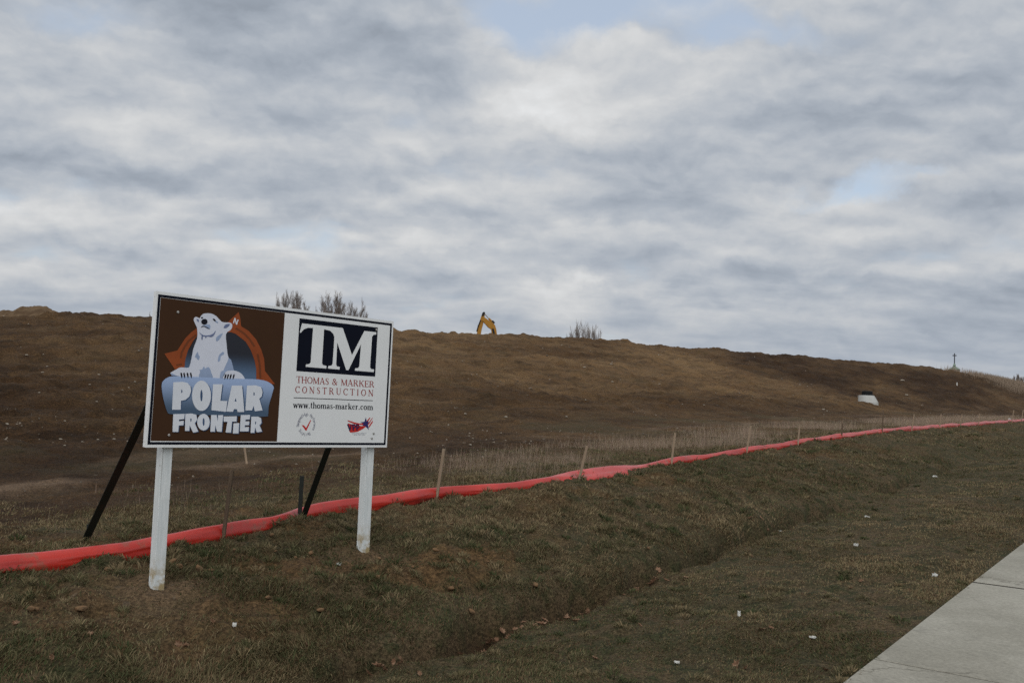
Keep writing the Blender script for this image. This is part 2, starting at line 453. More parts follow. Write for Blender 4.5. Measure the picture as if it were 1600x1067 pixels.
def ground_material():
    m = bpy.data.materials.new('earth'); m.use_nodes = True
    n = NT(m.node_tree); b = m.node_tree.nodes['Principled BSDF']
    co = n.node('ShaderNodeTexCoord').outputs['Object']
    vc = n.node('ShaderNodeVertexColor', layer_name='Col')
    lawn, track, straw = n.sep(vc.outputs[0])
    damp = vc.outputs[1]
    n1 = n.noise(co, 0.12, 4, 0.55, 0.3); n2 = n.noise(co, 0.9, 6, 0.62); n3 = n.noise(co, 6.0, 6, 0.65); n4 = n.noise(co, 38.0, 4, 0.6)
    streak = n.noise(n.v('MULTIPLY', n.v('ADD', co, (0, 0, 0)), (0.25, 0.25, 2.6)), 1.1, 5, 0.6)
    dirt = n.mix(n.mr(n1, 0.38, 0.62), (0.148, 0.084, 0.038), (0.200, 0.120, 0.056))
    dirt = n.mix(n.m('MULTIPLY', n.mr(n2, 0.45, 0.62), 0.6), dirt, (0.070, 0.043, 0.022))
    dirt = n.mix(n.m('MULTIPLY', n.mr(streak, 0.5, 0.68), 0.35), dirt, (0.21, 0.140, 0.072))
    dirt = n.mix(n.m('MULTIPLY', n.mr(n3, 0.5, 0.68), 0.55), dirt, (0.200, 0.132, 0.060))
    dirt = n.v('SCALE', dirt, n.mr(n.noise(co, 17.0, 4, 0.7), 0.36, 0.64, 0.70, 1.30))
    ro = n.node('ShaderNodeVectorRotate', rotation_type='Z_AXIS'); n.link(co, ro.inputs['Vector']); ro.inputs['Angle'].default_value = R(37 - 90)
    tk = n.noise(n.v('MULTIPLY', ro.outputs[0], (0.10, 1.7, 0.4)), 1.6, 5, 0.62, 0.4)
    dirt = n.mix(n.m('MULTIPLY', n.mr(tk, 0.56, 0.66), 0.55), dirt, (0.062, 0.038, 0.021))
    dirt = n.mix(n.m('MULTIPLY', n.mr(tk, 0.44, 0.36), 0.40), dirt, (0.225, 0.150, 0.082))
    # sparse weeds on the bare slope
    dirt = n.mix(n.m('MULTIPLY', n.mr(n.noise(co, 0.35, 5, 0.65), 0.54, 0.68), 0.22), dirt, (0.105, 0.086, 0.042))
    dirt = n.mix(damp, dirt, n.v('MULTIPLY', dirt, (0.28, 0.245, 0.225)))
    mud = n.mix(n.mr(n2, 0.4, 0.65), (0.185, 0.125, 0.080), (0.100, 0.064, 0.040))
    turf = n.mix(n.mr(n2, 0.4, 0.62), (0.080, 0.064, 0.034), (0.118, 0.084, 0.048))
    turf = n.mix(n.mr(n3, 0.42, 0.66), turf, (0.050, 0.052, 0.024))
    c = n.mix(lawn, dirt, turf)
    c = n.mix(n.m('MULTIPLY', track, n.mr(n3, 0.25, 0.55, 0.5, 1.0)), c, mud)
    c = n.mix(n.m('MULTIPLY', straw, 0.7), c, (0.155, 0.105, 0.062))
    c = n.v('SCALE', c, n.mr(n4, 0.32, 0.68, 0.55, 1.45))
    # pale pebbles and chips pressed into the bare earth
    vo = n.node('ShaderNodeTexVoronoi'); vo.inputs['Scale'].default_value = 2.3
    n.link(n.v('ADD', co, n.v('SCALE', n.noise(co, 3.0, 2, color=True), 0.5)), vo.inputs['Vector'])
    peb = n.m('MULTIPLY', n.m('LESS_THAN', vo.outputs['Distance'], n.mr(n.noise(co, 0.5, 3), 0.35, 0.7, 0.02, 0.11)), n.m('SUBTRACT', 1.0, lawn))
    c = n.mix(n.m('MULTIPLY', peb, 0.30), c, (0.26, 0.22, 0.17))
    n.link(c, b.inputs['Base Color'])
    b.inputs['Roughness'].default_value = 0.95; b.inputs['Specular IOR Level'].default_value = 0.15
    bp = n.node('ShaderNodeBump'); bp.inputs['Strength'].default_value = 0.9; bp.inputs['Distance'].default_value = 0.16
    n.link(n.m('ADD', n.m('MULTIPLY', n3, 0.7), n.m('MULTIPLY', n4, 0.25)), bp.inputs['Height'])
    n.link(bp.outputs[0], b.inputs['Normal'])
    return m

def blade_material(name, trans=0.25):
    m = bpy.data.materials.new(name); m.use_nodes = True
    n = NT(m.node_tree); t = m.node_tree
    b = t.nodes['Principled BSDF']; out = t.nodes['Material Output']
    col = n.node('ShaderNodeVertexColor', layer_name='Col').outputs[0]
    n.link(col, b.inputs['Base Color']); b.inputs['Roughness'].default_value = 0.75; b.inputs['Specular IOR Level'].default_value = 0.15
    tr = n.node('ShaderNodeBsdfTranslucent'); n.link(col, tr.inputs[0])
    mx = n.node('ShaderNodeMixShader'); mx.inputs[0].default_value = trans
    n.link(b.outputs[0], mx.inputs[1]); n.link(tr.outputs[0], mx.inputs[2]); n.link(mx.outputs[0], out.inputs[0])
    return m

M_earth = ground_material()
M_blade = blade_material('grass_blades')
M_straw = blade_material('straw_blades', 0.3)
M_white = mat('white_panel', (0.83, 0.855, 0.865), 0.38, 0.02, 3.0, spec=0.4)
M_navy = mat('navy_print', pr(11, 14, 24), 0.5, 0.05, spec=0.06)
M_brown = mat('brown_print', (0.062, 0.031, 0.017), 0.5, 0.08, 1.5, spec=0.05)
M_orange = mat('orange_print', pr(112, 55, 28), 0.4, 0.15, 3.0)
M_orange_d = mat('dark_orange_print', pr(86, 46, 26), 0.4, 0.1, 3.0)
M_bear = mat('bear_white_print', pr(166, 170, 184), 0.4, 0.02)
M_bear_s = mat('bear_blue_print', pr(116, 130, 154), 0.4, 0.08, 6.0)
M_bear_g = mat('bear_grey_print', pr(82, 92, 120), 0.4, 0.08, 6.0)
M_black = mat('black_print', pr(18, 18, 26), 0.4, 0.05)
M_red = mat('red_print', pr(150, 36, 32), 0.4, 0.05)
M_redtext = mat('dark_red_print', pr(118, 50, 48), 0.4, 0.05)
M_grey_t = mat('grey_print', pr(96, 98, 112), 0.4, 0.05)
M_letter = mat('letter_white_print', pr(170, 174, 186), 0.4, 0.02)
M_letter_s = mat('letter_shadow_print', pr(48, 66, 92), 0.4, 0.05)
def gradient_mat(name, lo, hi, z0, z1):
    m = bpy.data.materials.new(name); m.use_nodes = True
    n = NT(m.node_tree); b = m.node_tree.nodes['Principled BSDF']
    z = n.sep(n.node('ShaderNodeTexCoord').outputs['Object'])[2]
    n.link(n.mix(n.mr(z, z0, z1), lo, hi), b.inputs['Base Color']); b.inputs['Roughness'].default_value = 0.4
    return m

def paint_wood():
    m = bpy.data.materials.new('white_painted_wood'); m.use_nodes = True
    n = NT(m.node_tree); b = m.node_tree.nodes['Principled BSDF']
    co = n.node('ShaderNodeTexCoord').outputs['Object']
    st = n.v('MULTIPLY', co, (1, 1, 0.09))
    g = n.noise(st, 55, 5, 0.6); blot = n.noise(co, 5.0, 5, 0.6)
    c = n.mix(n.mr(g, 0.35, 0.7), (0.64, 0.69, 0.70), (0.76, 0.795, 0.80))
    c = n.mix(n.m('MULTIPLY', n.mr(blot, 0.55, 0.72), 0.35), c, (0.52, 0.53, 0.50))
    chip = n.mr(n.noise(n.v('MULTIPLY', co, (1, 1, 0.35)), 17, 4, 0.6), 0.695, 0.71)
    c = n.mix(chip, c, (0.20, 0.14, 0.09))
    crack = n.mr(n.noise(n.v('MULTIPLY', co, (1, 1, 0.03)), 42, 3, 0.5), 0.68, 0.70)
    c = n.mix(n.m('MULTIPLY', crack, 0.6), c, (0.28, 0.27, 0.25))
    z = n.sep(co)[2]
    foot = n.m('MULTIPLY', n.mr(z, 0.30, 0.06), n.mr(n.noise(co, 14, 4), 0.36, 0.62))
    c = n.mix(foot, c, (0.38, 0.30, 0.16))
    n.link(c, b.inputs['Base Color']); b.inputs['Roughness'].default_value = 0.6
    bp = n.node('ShaderNodeBump'); bp.inputs['Strength'].default_value = 0.25; bp.inputs['Distance'].default_value = 0.004
    n.link(g, bp.inputs['Height']); n.link(bp.outputs[0], b.inputs['Normal'])
    return m
M_post = paint_wood()
M_brace = mat('dark_green_steel', (0.012, 0.016, 0.013), 0.5, 0.3, 12, spec=0.4, col2=(0.030, 0.020, 0.014), mix_lo=0.55, mix_hi=0.75)
M_bolt = mat('bolt_metal', (0.45, 0.44, 0.42), 0.45, 0.1, 40, metal=0.6)
M_lath = mat('weathered_lath', (0.30, 0.225, 0.158), 0.85, 0.2, 30, bump=0.3, col2=(0.37, 0.29, 0.21), vec_scale=(1, 1, 0.1))
M_lath_d = mat('dark_wet_lath', (0.115, 0.082, 0.057), 0.85, 0.2, 30, bump=0.3, col2=(0.17, 0.125, 0.088), vec_scale=(1, 1, 0.1))
M_lath_p = mat('pale_lath', (0.36, 0.27, 0.19), 0.85, 0.2, 30, bump=0.3, vec_scale=(1, 1, 0.1))

# ------------------------------------------------------------------ sign placement (its two posts make spoil heaps in the ground)
def plane_point(px, py, p0, nrm):
    d = ray(px, py)
    t = np.dot(p0 - EYEV, nrm) / np.dot(d, nrm)
    return EYEV + d * t
SL = np.array(to_xy(4.12, 6.69)); SR = np.array(to_xy(6.56, 6.45))
s_dir = np.append((SR - SL) / np.linalg.norm(SR - SL), 0)
s_nrm = np.array([s_dir[1], -s_dir[0], 0.0])            # towards the viewer
P0 = np.append(SL, EYE)
def on_sign(px, py):
    q = plane_point(px, py, P0, s_nrm) - P0
    return float(np.dot(q, s_dir)), float(q[2])
cTL, cBL, cTR, cBR = on_sign(244.5, 453.3), on_sign(228.0, 699.2), on_sign(615.4, 503.4), on_sign(603.9, 698.6)
print('sign corners', cTL, cBL, cTR, cBR)
PX0, PX1 = (cTL[0] + cBL[0]) / 2, (cTR[0] + cBR[0]) / 2
PZ0, PZ1 = (cBL[1] + cBR[1]) / 2, (cTL[1] + cTR[1]) / 2
print('sign size', PX1 - PX0, PZ1 - PZ0)
postL, postR = on_sign(257.5, 705)[0] + 0.047, on_sign(574.5, 703)[0] + 0.075
for ps in (postL, postR):
    q = P0 + s_dir * ps - s_nrm * 0.09
    POSTS.append(to_uv(q[0], q[1]))

_p = hit(1356.5, 632.5)
PADS.append((_p[0], _p[1], float(height(_p[0], _p[1], False)), 1.1))
# ------------------------------------------------------------------ ground sheet
def build_ground():
    az = np.concatenate([np.arange(-180, -40, 2.0), np.arange(-40, -30, 0.4), np.arange(-30, 30, 0.095), np.arange(30, 40, 0.4), np.arange(40, 180, 2.0)])
    rr = [0.6]
    while rr[-1] < 260:
        r = rr[-1]
        rr.append(r * (1.03 if r < 3 else 1.0058))
    while rr[-1] < 6000: rr.append(rr[-1] * 1.12)
    rr = np.array(rr)
    A, B = np.meshgrid(np.radians(az), rr, indexing='ij')
    X = B * np.sin(A); Y = B * np.cos(A)
    na, nr = X.shape
    Z = height(X.ravel(), Y.ravel())
    V = np.stack([X.ravel(), Y.ravel(), Z], 1)
    i = np.arange(na); j = np.arange(nr - 1)
    I, J = np.meshgrid(i, j, indexing='ij')
    I2 = (I + 1) % na
    F4 = np.stack([I * nr + J, I * nr + J + 1, I2 * nr + J + 1, I2 * nr + J], -1).reshape(-1, 4)
    F4 = F4[:, ::-1]
    # zones: turf, pale mud, straw-coloured earth
    u, v = to_uv(V[:, 0], V[:, 1])
    edge = 0.9 * fbm(u, v, 0.5, 3, 61)
    lawn = (1 - sstep(8.9, 11.0, v + edge)) * (1 - 0.75 * sstep(0.12, 0.3, fbm(u, v, 0.9, 4, 66)) * sstep(5.0, 7, v))
    gv = gully(u)
    lawn = lawn * (1 - 1.0 * np.exp(-((v - gv + 0.7 * GW(u)) / (1.15 * GW(u))) ** 4) * gully_on(u))
    lawn = lawn * (1 - 0.8 * sstep(-0.05, 0.25, fbm(u, v, 1.1, 3, 165)) * sstep(5.2, 5.8, v) * (1 - sstep(7.5, 10, u)))
    lawn = np.maximum(lawn, 0.55 * sstep(0.05, 0.3, fbm(u, v, 0.25, 3, 63)) * sstep(10, 12, v) * (1 - sstep(15, 18, v)))
    track = np.exp(-((v - 13.3 - 0.5 * vnoise(u, 0 * u, 0.1, 4)) / 0.65) ** 2) * sstep(-0.15, 0.2, fbm(u * 0.4, v, 0.7, 4, 71))
    track = np.maximum(track, sstep(0.2, 0.36, fbm(u * 0.25, v, 0.7, 4, 73)) * np.exp(-((v - 16) / 4.0) ** 2) * 0.4)
    straw = np.zeros_like(u)
    for (pu, pv) in POSTS:
        straw = np.maximum(straw, 1.0 * np.exp(-((u - pu) ** 2 + (v - pv + 0.12) ** 2) / 0.17) * (1 + 0.8 * vnoise(u, v, 3.0, 161)))
    straw = np.maximum(straw, 0.85 * np.exp(-((v - 9.8) / 1.1) ** 2) * np.interp(u, [8, 13, 18], [0, .8, 1]) * sstep(-0.3, 0.1, fbm(u, v, 0.5, 3, 151)))
    straw = np.maximum(straw, 0.5 * sstep(118, 138, u) * sstep(5, 15, v) * (v < 60))
    lawn = lawn * (1 - 0.8 * straw)
    damp = np.interp(u, [-60, 12, 22, 34, 66, 82, 105, 140, 400], [0.95, 0.92, 0.62, 0.26, 0.22, 0.66, 0.92, 0.85, 0.6])
    up_ = np.clip((v - VT(u)) / np.maximum(RR(u) - VT(u), 1), 0, 1)
    damp = damp - 0.14 * sstep(0.55, 0.95, up_) * sstep(0.2, 0.6, damp) + 0.30 * (1 - sstep(0.0, 0.35, up_)) * sstep(24, 40, u) * (1 - sstep(70, 85, u))
    damp = damp + 0.9 * fbm(u * 0.5, v, 0.16, 4, 131) * 0.6 + 0.35 * fbm(u * 0.4, v, 0.8, 3, 133)
    damp = np.clip(damp, 0, 1)
    # wet mud along the gully
    mudg = np.exp(-((v - gv + 0.6 * GW(u)) / (1.15 * GW(u))) ** 4) * gully_on(u)
    damp = np.where(v < 9, 0.30 + 0.9 * mudg, damp)
    col = np.stack([lawn, track, straw, damp], 1)
    g = big_mesh('ground', V, F4, M_earth, colors=col, smooth=True)
    tag(g, kind='structure')
build_ground()

# ------------------------------------------------------------------ sidewalk
def build_sidewalk():
    m = bpy.data.materials.new('broom_finished_concrete'); m.use_nodes = True
    n = NT(m.node_tree); b = m.node_tree.nodes['Principled BSDF']
    co = n.node('ShaderNodeTexCoord').outputs['Object']
    a = n.noise(co, 1.3, 5, 0.6); f = n.noise(co, 40, 5, 0.65)
    rot = n.node('ShaderNodeVectorRotate', rotation_type='Z_AXIS'); n.link(co, rot.inputs['Vector']); rot.inputs['Angle'].default_value = R(53 - 90)
    br = n.noise(n.v('MULTIPLY', rot.outputs[0], (60, 2.2, 1)), 2.0, 4, 0.6)
    c = n.mix(n.mr(a, 0.36, 0.64), (0.305, 0.290, 0.242), (0.375, 0.358, 0.304))
    c = n.mix(n.m('MULTIPLY', n.mr(n.noise(co, 3.2, 6, 0.7), 0.52, 0.7), 0.35), c, (0.235, 0.225, 0.195))
    c = n.mix(n.m('MULTIPLY', n.mr(n.noise(co, 0.55, 4, 0.6, 0.4), 0.48, 0.62), 0.30), c, (0.24, 0.222, 0.180))
    c = n.mix(n.m('MULTIPLY', n.mr(n.noise(co, 23, 3, 0.5), 0.70, 0.76), 0.55), c, (0.12, 0.105, 0.08))
    vc = n.node('ShaderNodeTexVoronoi', feature='DISTANCE_TO_EDGE'); vc.inputs['Scale'].default_value = 0.42
    n.link(n.v('ADD', co, n.v('SCALE', n.noise(co, 2.2, 5, 0.6, color=True), 0.55)), vc.inputs['Vector'])
    c = n.mix(n.m('MULTIPLY', n.mr(vc.outputs['Distance'], 0.006, 0.001), n.mr(n.noise(co, 0.8, 2), 0.52, 0.58, 0, 0.55)), c, (0.11, 0.10, 0.08))
    c = n.v('SCALE', c, n.mr(f, 0.3, 0.7, 0.86, 1.14))
    c = n.v('SCALE', c, n.mr(br, 0.3, 0.7, 0.93, 1.07))
    n.link(c, b.inputs['Base Color']); b.inputs['Roughness'].default_value = 0.9; b.inputs['Specular IOR Level'].default_value = 0.2
    bp = n.node('ShaderNodeBump'); bp.inputs['Strength'].default_value = 0.35; bp.inputs['Distance'].default_value = 0.004
    n.link(n.m('ADD', br, f), bp.inputs['Height']); n.link(bp.outputs[0], b.inputs['Normal'])
    j1 = hit(1515, 912); uj = to_uv(j1[0], j1[1])[0]
    j2 = hit(1357, 1033); uj2 = to_uv(j2[0], j2[1])[0]
    step = uj - uj2
    v0 = 0.36
    mb = MB()
    # a slab per bay with rounded edges; the wide gap is an expansion joint, the fine ones are tooled
    def top(u): return EYE + float(Ff(u)) - 0.30 + 0.022
    k0 = int((-12 - uj) / step); k1 = int((70 - uj) / step)
    for k in range(k0, k1):
        a0 = uj + k * step; a1 = a0 + step
        g0 = 0.030 if k % 2 == 0 else 0.008
        g1 = 0.030 if (k + 1) % 2 == 0 else 0.008
        nseg = 4
        us = np.linspace(a0 + g0, a1 - g1, nseg + 1)
        rings = []
        for i, uu in enumerate(us):
            zt = top(uu); rd = 0.010; v1 = float(walk_edge(uu))
            e = 0.008 if i in (0, nseg) else 0.0
            prof = [(v0, zt - 0.12), (v0, zt - rd - e), (v0 + rd, zt - e), (v1 - rd, zt - e), (v1, zt - rd - e), (v1, zt - 0.12)]
            rings.append([mb.bm.verts.new((*to_xy(uu, vv), zz)) for vv, zz in prof])
            if i in (0, nseg):       # eased edge at the joint
                u2 = uu + (0.008 if i == 0 else -0.008)
                prof = [(v0, zt - 0.12), (v0, zt - rd), (v0 + rd, zt), (v1 - rd, zt), (v1, zt - rd), (v1, zt - 0.12)]
                r2 = [mb.bm.verts.new((*to_xy(u2, vv), zz)) for vv, zz in prof]
                if i == 0: rings.append(r2)
                else: rings.insert(-1, r2)
        for r0, r1 in zip(rings, rings[1:]):
            for q in range(5):
                mb.bm.faces.new((r0[q], r0[q + 1], r1[q + 1], r1[q]))
        mb.bm.faces.new(rings[0]); mb.bm.faces.new(list(reversed(rings[-1])))
    tag(mb.build('sidewalk', m), kind='structure')
    # dark filler in the joints
    M_f = mat('joint_filler', (0.045, 0.040, 0.034), 0.95, 0.2, 20)
    mf = MB()
    for k in range(k0, k1, 1):
        a0 = uj + k * step
        hw = 0.030 if k % 2 == 0 else 0.0075
        z = top(a0) - 0.004; v1 = float(walk_edge(a0))
        q = [(a0 - hw, v0 + .005), (a0 + hw, v0 + .005), (a0 + hw, v1 - .005), (a0 - hw, v1 - .005)]
        vs = [mf.bm.verts.new((*to_xy(a, b_), z + (a - a0) * 0.05)) for a, b_ in q]
        mf.bm.faces.new(vs)
    tag(mf.build('sidewalk_joint', M_f), kind='structure')
build_sidewalk()

# ------------------------------------------------------------------ the sign
def Z(ox, oy, sc):
    return lambda pts: [on_sign(ox + x / sc, oy + y / sc) for x, y in pts]
ZA = Z(250, 480, 1600 / 180.0); ZB = Z(245, 580, 1600 / 195.0); ZC = Z(450, 490, 1600 / 150.0); ZD = Z(450, 580, 1600 / 150.0); ZI = Z(0, 0, 1.0)

def catmull(pts, k=4):
    n = len(pts); out = []
    for i in range(n):
        p0, p1, p2, p3 = (np.array(pts[(i + d) % n]) for d in (-1, 0, 1, 2))
        for j in range(k):
            t = j / k
            out.append(tuple(0.5 * ((2 * p1) + (-p0 + p2) * t + (2 * p0 - 5 * p1 + 4 * p2 - p3) * t * t + (-p0 + 3 * p1 - 3 * p2 + p3) * t ** 3)))
    return out
def ell(cx, cy, rx, ry, n=28, rot=0.0):
    return [(cx + rx * math.cos(2 * math.pi * k / n) * math.cos(rot) - ry * math.sin(2 * math.pi * k / n) * math.sin(rot),
             cy + rx * math.cos(2 * math.pi * k / n) * math.sin(rot) + ry * math.sin(2 * math.pi * k / n) * math.cos(rot)) for k in range(n)]
def strip(pts, w):
    """a stroke of width w (one number or one per point) as quads; returns list of 4-point polygons"""
    P = [np.array(p, float) for p in pts]
    if not hasattr(w, '__len__'): w = [w] * len(P)
    L, Rr = [], []
    for i, p in enumerate(P):
        d = P[min(i + 1, len(P) - 1)] - P[max(i - 1, 0)]
        d = d / (np.linalg.norm(d) + 1e-9)
        nn = np.array([-d[1], d[0]])
        L.append(p + nn * w[i] / 2); Rr.append(p - nn * w[i] / 2)
    return [[tuple(L[i]), tuple(L[i + 1]), tuple(Rr[i + 1]), tuple(Rr[i])] for i in range(len(P) - 1)]

SIGN_ROT = math.atan2(s_dir[1], s_dir[0])
sign_base_z = float(height(*(P0 + s_dir * (postL + postR) / 2)[:2]))
sign = empty('construction_sign', (*(P0 + s_dir * (postL + postR) / 2)[:2], sign_base_z), SIGN_ROT)
tag(sign, 'large white and brown construction sign board on two white posts', 'sign')
OFFS = (postL + postR) / 2
def loc(s, z, y=0.0):            # sign-plane coordinates -> coordinates of the sign's Empty
    return (s - OFFS, y, z + EYE - sign_base_z)

ART_N = [0]
def art_fill(name, rings, m, layer, parent=None):
    """flat print from closed outlines (holes allowed, even-odd)"""
    cu = bpy.data.curves.new(name, 'CURVE'); cu.dimensions = '2D'; cu.fill_mode = 'FRONT'
    for r in rings:
        sp = cu.splines.new('POLY'); sp.points.add(len(r) - 1)
        for p, q in zip(sp.points, r): p.co = (q[0], q[1], 0, 1)
        sp.use_cyclic_u = True
    tmp = bpy.data.objects.new(name, cu); C.objects.link(tmp)
    me = bpy.data.meshes.new_from_object(tmp.evaluated_get(bpy.context.evaluated_depsgraph_get()))
    bpy.data.objects.remove(tmp); bpy.data.curves.remove(cu)
    me.materials.clear()
    for v in me.vertices:
        v.co = loc(v.co.x, v.co.y, -0.0008 - 0.0008 * layer)
    me.name = name
    bm = bmesh.new(); bm.from_mesh(me)
    bmesh.ops.recalc_face_normals(bm, faces=bm.faces)
    for f in bm.faces:
        if f.normal.y > 0: f.normal_flip()
    bm.to_mesh(me); bm.free()
    return link_mesh(name, me, m, parent or sign)
def art_quads(name, polys, m, layer, parent=None):
    bm = bmesh.new()
    for i, p in enumerate(polys):
        y = -0.0008 - 0.0008 * layer - 0.00006 * (i % 9)
        vs = [bm.verts.new(loc(q[0], q[1], y)) for q in p]
        f = bm.faces.new(vs)
        f.normal_update()
        if f.normal.y > 0: f.normal_flip()
    me = bpy.data.meshes.new(name); bm.to_mesh(me); bm.free()
    return link_mesh(name, me, m, parent or sign)
def rect(s0, z0, s1, z1): return [(s0, z0), (s1, z0), (s1, z1), (s0, z1)]

def build_sign():
    # panel: a board with a batten frame behind it
    mb = MB()
    w, h = PX1 - PX0, PZ1 - PZ0
    cx, cz = (PX0 + PX1) / 2, (PZ0 + PZ1) / 2
    mb.box(loc(cx, cz, 0.010), (w, 0.020, h))
    for zc in (PZ0 + 0.022, PZ1 - 0.022): mb.box(loc(cx, zc, 0.0355), (w - 0.004, 0.030, 0.04))
    for sc in (PX0 + 0.022, PX1 - 0.022): mb.box(loc(sc, cz, 0.0355), (0.04, 0.030, h - 0.09))
    panel = mb.build('panel', M_white, sign)
    # navy border line
    o = [on_sign(246.9, 458.6), on_sign(230.6, 694.2), on_sign(613.4, 506.6), on_sign(601.2, 695.3)]
    bx0, bx1 = (o[0][0] + o[1][0]) / 2, (o[2][0] + o[3][0]) / 2
    bz0, bz1 = (o[1][1] + o[3][1]) / 2, (o[0][1] + o[2][1]) / 2
    t = 0.021
    art_quads('border_line', [rect(bx0, bz0, bx1, bz0 + t), rect(bx0, bz1 - t, bx1, bz1), rect(bx0, bz0 + t, bx0 + t, bz1 - t), rect(bx1 - t, bz0 + t, bx1, bz1 - t)], M_navy, 0)
    a = on_sign(250.9, 464.3); b = on_sign(235.6, 688.2); c = on_sign(445.3, 489.2); d = on_sign(432.3, 690)
    fx0, fx1, fz0, fz1 = (a[0] + b[0]) / 2, (c[0] + d[0]) / 2, (b[1] + d[1]) / 2, (a[1] + c[1]) / 2
    field = art_fill('brown_field', [rect(fx0, fz0, fx1, fz1)], M_brown, 0)
    # night sky disc and compass ring
    moon = ZA([(480, 440), (430, 540), (385, 600), (350, 720), (335, 840), (335, 985), (1335, 1030), (1335, 860), (1310, 730), (1260, 600), (1190, 480), (1050, 370), (930, 340), (700, 330)])
    zl = loc(0, min(p[1] for p in moon))[2]; zh = loc(0, max(p[1] for p in moon))[2]
    art_fill('night_disc', [moon], gradient_mat('night_print', pr(62, 84, 110), pr(14, 17, 28), zl + 0.02, zl + 0.6 * (zh - zl)), 1)
    left = ZA([(60, 645), (240, 600), (285, 530), (350, 430), (440, 340), (540, 270), (560, 360), (505, 405), (450, 480), (385, 600), (350, 720), (335, 860), (205, 862)])
    right = ZA([(900, 250), (1000, 150), (1090, 68), (1112, 150), (1125, 265), (1230, 330), (1335, 450), (1405, 590), (1445, 720), (1455, 885), (1595, 1066), (1500, 1066), (1335, 1030), (1335, 860), (1310, 730), (1260, 600), (1190, 480), (1050, 370), (985, 346), (900, 350)])
    ring = art_fill('compass_ring', [left, right], M_orange, 2)
    for pts in ([(1050, 290), (1160, 360), (1240, 440), (1310, 545)], [(1352, 650), (1380, 780), (1392, 985)], [(500, 385), (400, 460), (340, 550), (300, 625), (288, 705)], [(225, 805), (300, 790)]):
        art_quads('ring_groove', [ZA(q) for q in strip(pts, 26)], M_orange_d, 3, ring)
    let = []
    for pts in ([(1018, 222), (1038, 150)], [(1038, 150), (1060, 242)], [(1060, 242), (1082, 172)]):
        let += [ZA(q) for q in strip(pts, 15)]
    art_quads('north_letter', let, M_letter, 3)
    # bear picture
    back = ZA([(940, 690), (985, 730), (1010, 820), (1030, 900), (900, 985), (780, 985), (830, 880)])
    art_fill('bear_back', [back], M_bear_s, 3)
    body = [(468, 190), (470, 152), (500, 134), (548, 152), (566, 120), (602, 92), (660, 84), (722, 94), (782, 128), (832, 182), (872, 208), (940, 211), (985, 222), (1001, 255), (984, 308), (932, 347),
            (912, 395), (922, 520), (933, 640), (948, 712), (915, 790), (880, 870), (820, 1000), (700, 1000), (560, 998), (440, 985), (330, 968), (205, 945), (140, 915), (215, 868), (285, 835), (384, 840), (412, 800), (438, 690), (462, 570), (512, 430), (512, 300), (490, 240)]
    bear = art_fill('bear', [ZA(catmull(body))], M_bear, 4)
    art_fill('bear_paw', [ZA(catmull([(875, 990), (885, 930), (915, 892), (970, 878), (1045, 882), (1110, 910), (1150, 950), (1175, 1010), (1100, 1020), (980, 1010)]))], M_bear, 5)
    sh = [ZA(catmull(p)) for p in (
        [(545, 985), (555, 890), (540, 870), (580, 862), (605, 822), (625, 850), (660, 830), (690, 852), (705, 900), (722, 990)],
        [(575, 262), (640, 240), (690, 246), (692, 292), (655, 300), (605, 268)],
        [(785, 412), (862, 362), (845, 410), (800, 468), (776, 462)],
        [(515, 620), (528, 650), (548, 692), (528, 735), (500, 700), (482, 690)],
        [(870, 620), (885, 650), (842, 680), (830, 740), (800, 752), (815, 668)],
        [(150, 915), (205, 938), (215, 950), (160, 945)],
        [(752, 180), (800, 205), (795, 222), (762, 202)],
        [(840, 900), (880, 880), (905, 895), (880, 960), (830, 985)])]
    for q in sh: art_fill('shading_patch', [q], M_bear_s, 5, bear)
    gy = [ZA(catmull(p)) for p in ([(880, 285), (908, 240), (962, 232), (955, 258), (915, 288)], [(505, 165), (530, 172), (535, 205), (515, 195)], [(540, 348), (600, 388), (680, 388), (735, 365), (768, 325), (755, 372), (715, 412), (650, 408), (630, 432), (622, 408), (592, 410), (586, 455), (570, 430), (572, 392)])]
    for q in gy: art_fill('fur_mark', [q], M_bear_g, 6, bear)
    dk = [ZA(ell(612, 202, 44, 40)), ZA(ell(580, 147, 14, 11)), ZA(catmull([(728, 160), (752, 163), (772, 190), (748, 192)]))]
    for x in (290, 330, 376, 422): dk.append(ZA(catmull([(x - 11, 915), (x + 8, 912), (x + 16, 965), (x + 6, 985), (x - 2, 960)])))
    for x in (908, 942, 980, 1022): dk.append(ZA(catmull([(x - 8, 935), (x + 10, 932), (x + 2, 975), (x - 16, 1005), (x - 18, 980)])))
    for q, nm in zip(dk, ['nose', 'eye', 'eye'] + ['claw'] * 8): art_fill(nm, [q], M_black, 6.6, bear)
    art_quads('bear_mouth', [ZA(q) for q in strip([(566, 280), (585, 266), (610, 264), (640, 280), (688, 302)], [8, 11, 11, 11, 6])], M_black, 7, bear)
    # ice slab with the two words
    ice = catmull([(58, 190), (72, 132), (130, 82), (230, 62), (500, 72), (800, 88), (1100, 96), (1300, 105), (1420, 135), (1492, 195), (1480, 270), (1432, 440), (1422, 550), (1380, 580), (1000, 572), (600, 560), (190, 548), (130, 515), (92, 400), (68, 290)])
    icez = ZB(ice); zl = loc(0, min(p[1] for p in icez))[2]; zh = loc(0, max(p[1] for p in icez))[2]
    art_fill('ice_slab', [icez], gradient_mat('ice_print', pr(50, 68, 88), pr(124, 142, 172), zl + 0.02, zh), 5 + 1)
    G = {}
